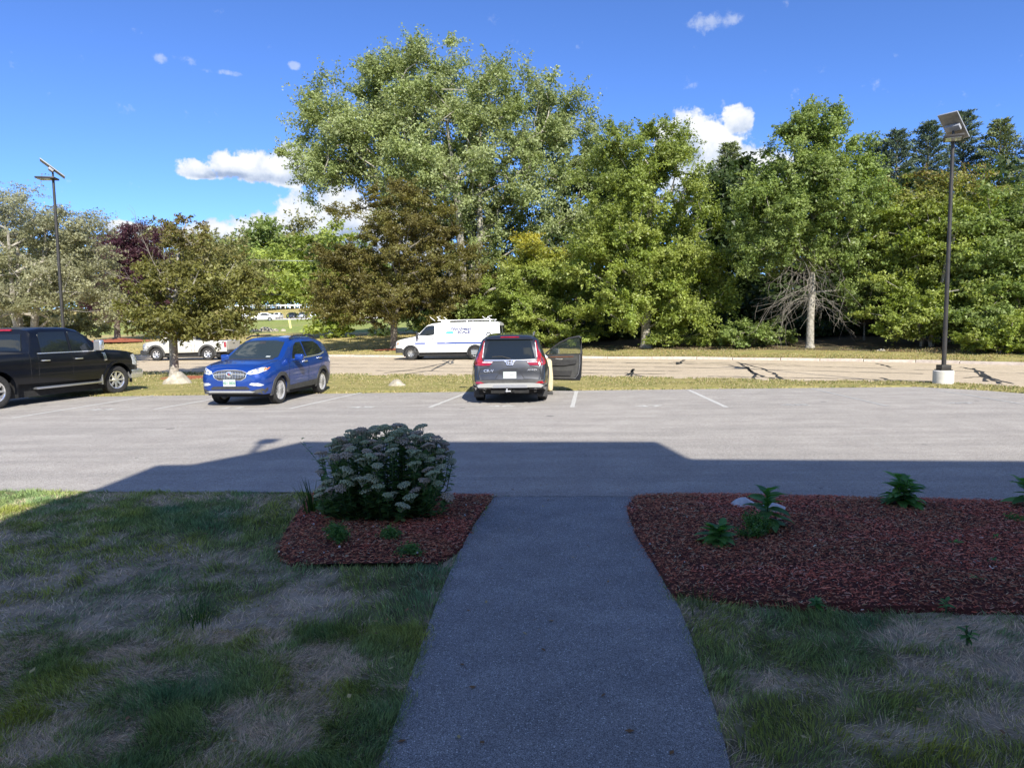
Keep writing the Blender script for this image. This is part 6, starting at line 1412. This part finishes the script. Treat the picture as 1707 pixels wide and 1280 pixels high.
# ---- black crew cab pickup at the left edge
def pickup(name, label, L, Wd, H, wb, s1, pm, loc, rz, wr, style, mode, zb=0, grp=None):
    k = H/1.98; cabr = 3.62*L/5.95; 
    top = [(0, .98*k), (.05, 1.12*k), (.18, 1.21*k), (.6, 1.27*k), (1.25*L/5.95, 1.32*k), (1.38*L/5.95, 1.38*k), (1.85*L/5.95, 1.78*k), (2.05*L/5.95, 1.89*k), (2.35*L/5.95, 1.95*k), (3.1*L/5.95, 1.95*k), (cabr-.06, 1.90*k), (cabr+.02, 1.70*k), (cabr+.10, 1.36*k), (cabr+.13, 1.31*k), (L-.05, 1.31*k), (L, 1.25*k)]
    belt = [(0, .95*k), (.5, 1.16*k), (1.3, 1.22*k), (cabr, 1.26*k), (L, 1.24*k)]
    plan = [(0, .82), (.05, .90), (.18, .955), (.4, .985), (.7, 1), (cabr-.05, 1), (L-.1, 1), (L, .985)]
    c = Car(name, label, L, Wd, top, belt, plan, (s1, s1+wb), wr, pm, loc, rz, 'pickup truck', sill=.50*k, tumble=.24, arch=1.26, side=[(0, .955), (.1, .98), (.35, 1.0), (.55, .985), (.8, 1.0), (1, .965)], base=[(0, .46*k), (.5, .44*k), (1.5, .50*k), (L, .58*k)])
    q = lambda s: s*L/5.95
    for sd in 'LR':
        c.patch(sd, c.S([(q(1.72), 1.32*k), (q(2.42), 1.32*k), (q(2.42), 1.84*k), (q(2.15), 1.83*k), (q(1.95), 1.70*k)]), .009, M['glass'], 'front_window')
        c.patch(sd, c.S([(q(2.52), 1.32*k), (q(3.38), 1.32*k), (q(3.36), 1.78*k), (q(3.30), 1.84*k), (q(2.52), 1.85*k)]), .009, M['glass'], 'rear_side_window')
        if mode == 'black': c.patch(sd, c.S([(q(1.62), 1.285*k), (q(3.50), 1.285*k), (q(3.50), 1.31*k), (q(1.66), 1.31*k)]), .014, M['chrome'], 'window_trim')
        for pts in ([(1.32, .55*k), (1.34, 1.2*k), (1.62, 1.30*k)], [(2.47, .52*k), (2.47, 1.86*k)], [(3.52, .62*k), (3.50, 1.28*k)], [(3.74, .56*k), (3.74, 1.29*k)]): seam(c, sd, lerp_pts(c.S([(q(a), b) for a, b in pts]), .1), .014)
        handle(c, q(2.28), 1.11*k, sd, M['chrome'] if mode == 'black' else pm, .24); handle(c, q(3.32), 1.11*k, sd, M['chrome'] if mode == 'black' else pm, .24)
        c.patch(sd, c.S([(.02, .98*k), (.12, .80*k), (.30, .84*k), (.33, 1.12*k), (.12, 1.16*k)]), .012, M['lens'], 'headlight')
        c.patch(sd, c.S([(L-.02, .86*k), (L-.14, .86*k), (L-.15, 1.22*k), (L-.02, 1.22*k)]), .012, M['red'], 'tail_light')
        sg = 1 if sd == 'L' else -1
        bm = bmesh.new(); rbox(bm, (L/2-.42, min(sg*(Wd/2-.14), sg*(Wd/2+.0)), .42*k), (L/2+.07, max(sg*(Wd/2-.14), sg*(Wd/2+.0)), .68*k), .04); bobj('bumper_end', bm, M['chrome' if mode == 'black' else 'plastic'], c.t, 50)
        if mode == 'black':
            bm = bmesh.new(); rbox(bm, (L/2-q(3.6), min(sg*.80, sg*1.0), .38), (L/2-q(1.45), max(sg*.80, sg*1.0), .435), .018); bobj('running_board', bm, M['alum'], c.t, 50)
            c.patch(sd, c.S([(1.30, 1.02), (1.40, 1.0), (1.42, 1.20), (1.48, 1.24), (1.34, 1.24)]), .018, M['chrome'], 'fender_vent')
            bm = bmesh.new(); rbox(bm, (L/2-s1-.60, min(sg*.82, sg*1.0), .33), (L/2-s1-.56, max(sg*.82, sg*1.0), .62), .01); bobj('mud_flap', bm, M['alum'], c.t)
            mirror(c, L/2-q(1.72), 1.30, sg, M['chrome'], (.14, .24, .30))
        else: mirror(c, L/2-q(1.72), 1.24*k, sg, pm, (.12, .22, .18))
    bm = bmesh.new(); rbox(bm, (L/2-.06, -Wd/2+.1, .42*k), (L/2+.10, Wd/2-.1, .70*k), .04); bobj('front_bumper', bm, M['chrome' if mode == 'black' else 'plastic'], c.t, 50)
    c.patch('F', [(-.62, .74*k), (.62, .74*k), (.62, 1.14*k), (-.62, 1.14*k)], .02, M['chrome'], 'grille', res=.1); c.patch('F', [(-.80, 1.36*k), (.80, 1.36*k), (.70, 1.84*k), (-.70, 1.84*k)], .012, M['shield'], 'windscreen', res=.1)
    c.patch('B', [(-.72, 1.37*k), (.72, 1.37*k), (.62, 1.80*k), (-.62, 1.80*k)], .014, M['glass'], 'cab_rear_window', res=.1)
    c.patch('B', [(-.30, 1.88*k), (.30, 1.88*k), (.30, 1.925*k), (-.30, 1.925*k)], .03, M['red'], 'high_brake_lamp')
    c.patch('T', [(-L/2+.09, -Wd/2+.14), (L/2-cabr-.19, -Wd/2+.14), (L/2-cabr-.19, Wd/2-.14), (-L/2+.09, Wd/2-.14)], .006, M['dark'], 'open_bed_shade', res=.3)  # dark sheet on the solid bed, painted shade of an open bed
    tg = c.patch('B', [(-.74, .72*k), (.74, .72*k), (.74, 1.24*k), (-.74, 1.24*k)], .010, M['dark' if mode == 'black' else 'cladding'] if mode == 'black' else pm, 'tailgate', res=.2)
    c.patch('B', [(-.14, 1.08*k), (.14, 1.08*k), (.14, 1.13*k), (-.14, 1.13*k)], .018, M['plastic'], 'tailgate_handle', tg)
    bm = bmesh.new(); rbox(bm, (-L/2-.14, -Wd/2+.06, .48*k), (-L/2+.05, Wd/2-.06, .68*k), .03); bobj('rear_bumper', bm, M['chrome' if mode == 'black' else 'plastic'], c.t, 50)
    for sg in (1, -1): c.wheel(s1, sg, style, R(-7) if mode == 'black' else 0, .27); c.wheel(s1+wb, sg, style, 0, .27)
    return c, k
def black():
    f = gp(197, 657); r = gp(12, 681); d = (f-r).normalized(); rz = math.atan2(d.y, d.x)
    L = 5.95; wb = 3.78; s1 = .90; mid = (f+r)/2; left = Vector((-d.y, d.x, 0)); ctr = mid+left*.98+d*(s1+wb/2-L/2-.12)+Vector((-.05, .10, 0))
    c, k = pickup('black_pickup', 'black crew cab pickup truck cut off by the left edge of the photograph', L, 2.03, 1.98, wb, s1, M['pblack'], (ctr.x, ctr.y, 0), rz, .415, 'chrome', 'black')
    for s_ in (s1, s1+wb): archtrim(c, s_, .50, .56, M['pblack'], .03)
black()
def silver():
    f = gp(262, 600, -.05); r = gp(350, 598, -.05); rz = R(180-4); fwd = Vector((math.cos(rz), math.sin(rz), 0)); L = 5.4; wb = 3.26; s1 = .92
    mid = (f+r)/2; mid.y = 42.2; mid.x = at(306, 599, 42.2).x; ctr = mid+Vector((0, .85, 0))+fwd*(s1+wb/2-L/2)
    c, k = pickup('champagne_pickup', 'pale champagne pickup truck parked across the road, half hidden by the small maple', L, 1.90, 1.82, wb, s1, M['pbeige'], (ctr.x, ctr.y, -.05), rz, .395, 'six', 'silver')
    for s_ in (s1, s1+wb): archtrim(c, s_, .46, .58, M['cladding'], .035)
silver()
# ---- cars in the far lot
def far_cars():
    cols = [('white', M['pwhite']), ('dark green', paint('green_paint', (.03, .06, .05))), ('white', M['pwhite']), ('charcoal', M['pgrey']), ('silver', M['alum']), ('white', M['pwhite']), ('white', M['pwhite'])]
    lab = ['white far car nearest in the far lot, at its left end', 'dark green far car left of the charcoal one', 'white far car between the green and the charcoal one', 'charcoal far car with rounded roof in the middle of the row', 'silver far car right of the charcoal one', 'white far car at the right end of the row', 'white far car half hidden behind the small maple']
    spots = [(437, 536, 128, 20), (449, 524, 170, 90), (463, 525, 172, 92), (487, 525, 172, 90), (505, 525, 174, 88), (524, 525, 176, 90), (410, 528, 160, 30)]
    top = [(0, .75), (.1, .9), (1.0, 1.0), (1.6, 1.4), (2.1, 1.5), (3.2, 1.5), (3.9, 1.2), (4.3, 1.05), (4.5, .8)]; belt = [(0, .7), (1, .92), (4.5, .95)]; plan = [(0, .7), (.1, .86), (.4, 1), (4.1, 1), (4.5, .8)]
    for (px, py, Y, a), (cn, m_), l in zip(spots, cols, lab):
        p = at(px, 530, Y); c = Car('far_car', l, 4.5, 1.85, top, belt, plan, (.9, 3.55), .34, m_, (p.x, Y, tz(p.x, Y)), R(a+180), 'car', group='cars parked in the far lot')
        for sd in 'LR': c.patch(sd, c.S([(1.7, 1.0), (3.6, 1.0), (3.3, 1.4), (2.2, 1.42)]), .01, M['glass'], 'side_window', res=.3)
        c.patch('F', [(-.6, 1.05), (.6, 1.05), (.5, 1.42), (-.5, 1.42)], .01, M['glass'], 'windscreen', res=.3)
        c.patch('B', [(-.6, 1.12), (.6, 1.12), (.5, 1.42), (-.5, 1.42)], .01, M['glass'], 'rear_window', res=.3)
        for sg in (1, -1):
            c.wheel(.9, sg, 'five'); c.wheel(3.55, sg, 'five')
far_cars()

# ------------------------------------------------------------------ person leaning into the grey car
def skin_mesh(name, pts, edges, mt, parent, sub=2, root=0):
    me = bpy.data.meshes.new(name); me.from_pydata([p[0] for p in pts], edges, []); o = bpy.data.objects.new(name, me); COL.objects.link(o)
    sk = o.modifiers.new('skin', 'SKIN'); sk.use_smooth_shade = True
    for i, p in enumerate(pts):
        r = p[1]; me.skin_vertices[0].data[i].radius = (r, r) if not isinstance(r, tuple) else r; me.skin_vertices[0].data[i].use_root = (i == root)
    sb = o.modifiers.new('sub', 'SUBSURF'); sb.levels = sub; sb.render_levels = sub
    dg = bpy.context.evaluated_depsgraph_get(); m2 = bpy.data.meshes.new_from_object(o.evaluated_get(dg)); bpy.data.objects.remove(o); bpy.data.meshes.remove(me)
    m2.name = name; m2.shade_smooth(); return link(name, m2, mt, parent)
def person():
    base = gp(917, 657.5); px = base.x; py = base.y+.05
    t = empty('person', (px, py, 0), 0, 'person in pale shirt and khaki trousers leaning into the grey SUV at its open door', 'person')
    # right is +x; leans towards -x (into the cabin)
    pel = (-.14, .02, .90); ch = (-.42, .08, 1.16); ne = (-.60, .12, 1.27); hd = (-.72, .15, 1.30)
    skin = mat('skin', (.45, .28, .20), (.50, .32, .23), 12, .55)
    P = [(pel, (.14, .11)), ((-.28, .05, 1.03), (.13, .10)), (ch, (.16, .11)), ((-.53, .11, 1.23), (.07, .07)), (ne, .055), ((-.68, .14, 1.31), .085), ((-.78, .16, 1.32), .09), ((-.86, .17, 1.30), .06),
         ((-.40, -.10, 1.16), .06), ((-.50, -.14, .95), .045), ((-.66, -.10, .82), .035), ((-.40, .28, 1.18), .06), ((-.52, .34, .96), .045), ((-.68, .30, .84), .035),
         ((-.08, -.08, .86), .10), ((-.02, -.10, .50), .065), ((.0, -.08, .12), .045), ((-.10, .14, .86), .10), ((-.02, .15, .50), .065), ((-.0, .18, .12), .045),
         ((-.76, -.08, .79), .028), ((-.78, .28, .81), .028)]
    E = [(0, 1), (1, 2), (2, 3), (3, 4), (4, 5), (5, 6), (6, 7), (2, 8), (8, 9), (9, 10), (2, 11), (11, 12), (12, 13), (0, 14), (14, 15), (15, 16), (0, 17), (17, 18), (18, 19), (10, 20), (13, 21)]
    body = skin_mesh('body', P, E, skin, t)
    for (b, d) in (((-.76, -.08, .79), -1), ((-.78, .28, .81), 1)):
        for k in range(5):
            a = (k-2)*.022; L = (.055, .075, .08, .075, .06)[k]; bb = Vector(b)
            if k == 0: q = [bb+Vector((.0, a*d, 0)), bb+Vector((-.02, a*d*2.0, -.012)), bb+Vector((-.045, a*d*2.2, -.03))]
            else: q = [bb+Vector((-.005, a*d, 0)), bb+Vector((-L*.55, a*d*1.1, -.006)), bb+Vector((-L*.85, a*d*1.1, -.03)), bb+Vector((-L*.9, a*d*1.1, -.055))]
            bm = bmesh.new(); tube(bm, q, [.009]*(len(q)-1)+[.006], 6); bobj('finger', bm, skin, t, 70)
    khaki = mat('khaki_cloth', (.52, .44, .27), (.60, .52, .34), 14, .9, bump=.6, bscale=26); shirt = mat('shirt_cloth', (.55, .58, .62), (.68, .70, .73), 10, .85, bump=.6, bscale=20)
    skin_mesh('trousers', [((-.15, .02, .95), (.165, .135)), ((-.12, .02, .86), (.17, .15)), ((-.06, -.08, .80), .125), ((-.0, -.10, .48), .088), ((.0, -.09, .08), .078), ((-.08, .14, .80), .125), ((-.0, .15, .48), .088), ((-.0, .18, .08), .078)],
              [(0, 1), (1, 2), (2, 3), (3, 4), (1, 5), (5, 6), (6, 7)], khaki, t, root=1)
    skin_mesh('shirt', [((-.12, .02, .90), (.175, .145)), ((-.26, .05, 1.03), (.165, .14)), ((-.42, .08, 1.17), (.18, .14)), ((-.50, .10, 1.22), (.09, .09)), ((-.40, -.12, 1.16), .085), ((-.48, -.15, .99), .07), ((-.40, .29, 1.18), .085), ((-.50, .34, 1.0), .07)],
              [(0, 1), (1, 2), (2, 3), (2, 4), (4, 5), (2, 6), (6, 7)], shirt, t, root=1)
    skin_mesh('hair', [((-.70, .14, 1.36), .075), ((-.78, .16, 1.38), .085), ((-.85, .17, 1.36), .06)], [(0, 1), (1, 2)], mat('hair_brown', (.05, .035, .025), None, rough=.7), t)
    for (y, n_) in ((-.08, 0), (.18, 1)):
        bm = bmesh.new(); rbox(bm, (-.20, y-.05, 0), (.08, y+.05, .035), .015); rbox(bm, (-.18, y-.045, .03), (.075, y+.045, .085), .03); bobj('shoe', bm, M['plastic'], t, 50)
person()
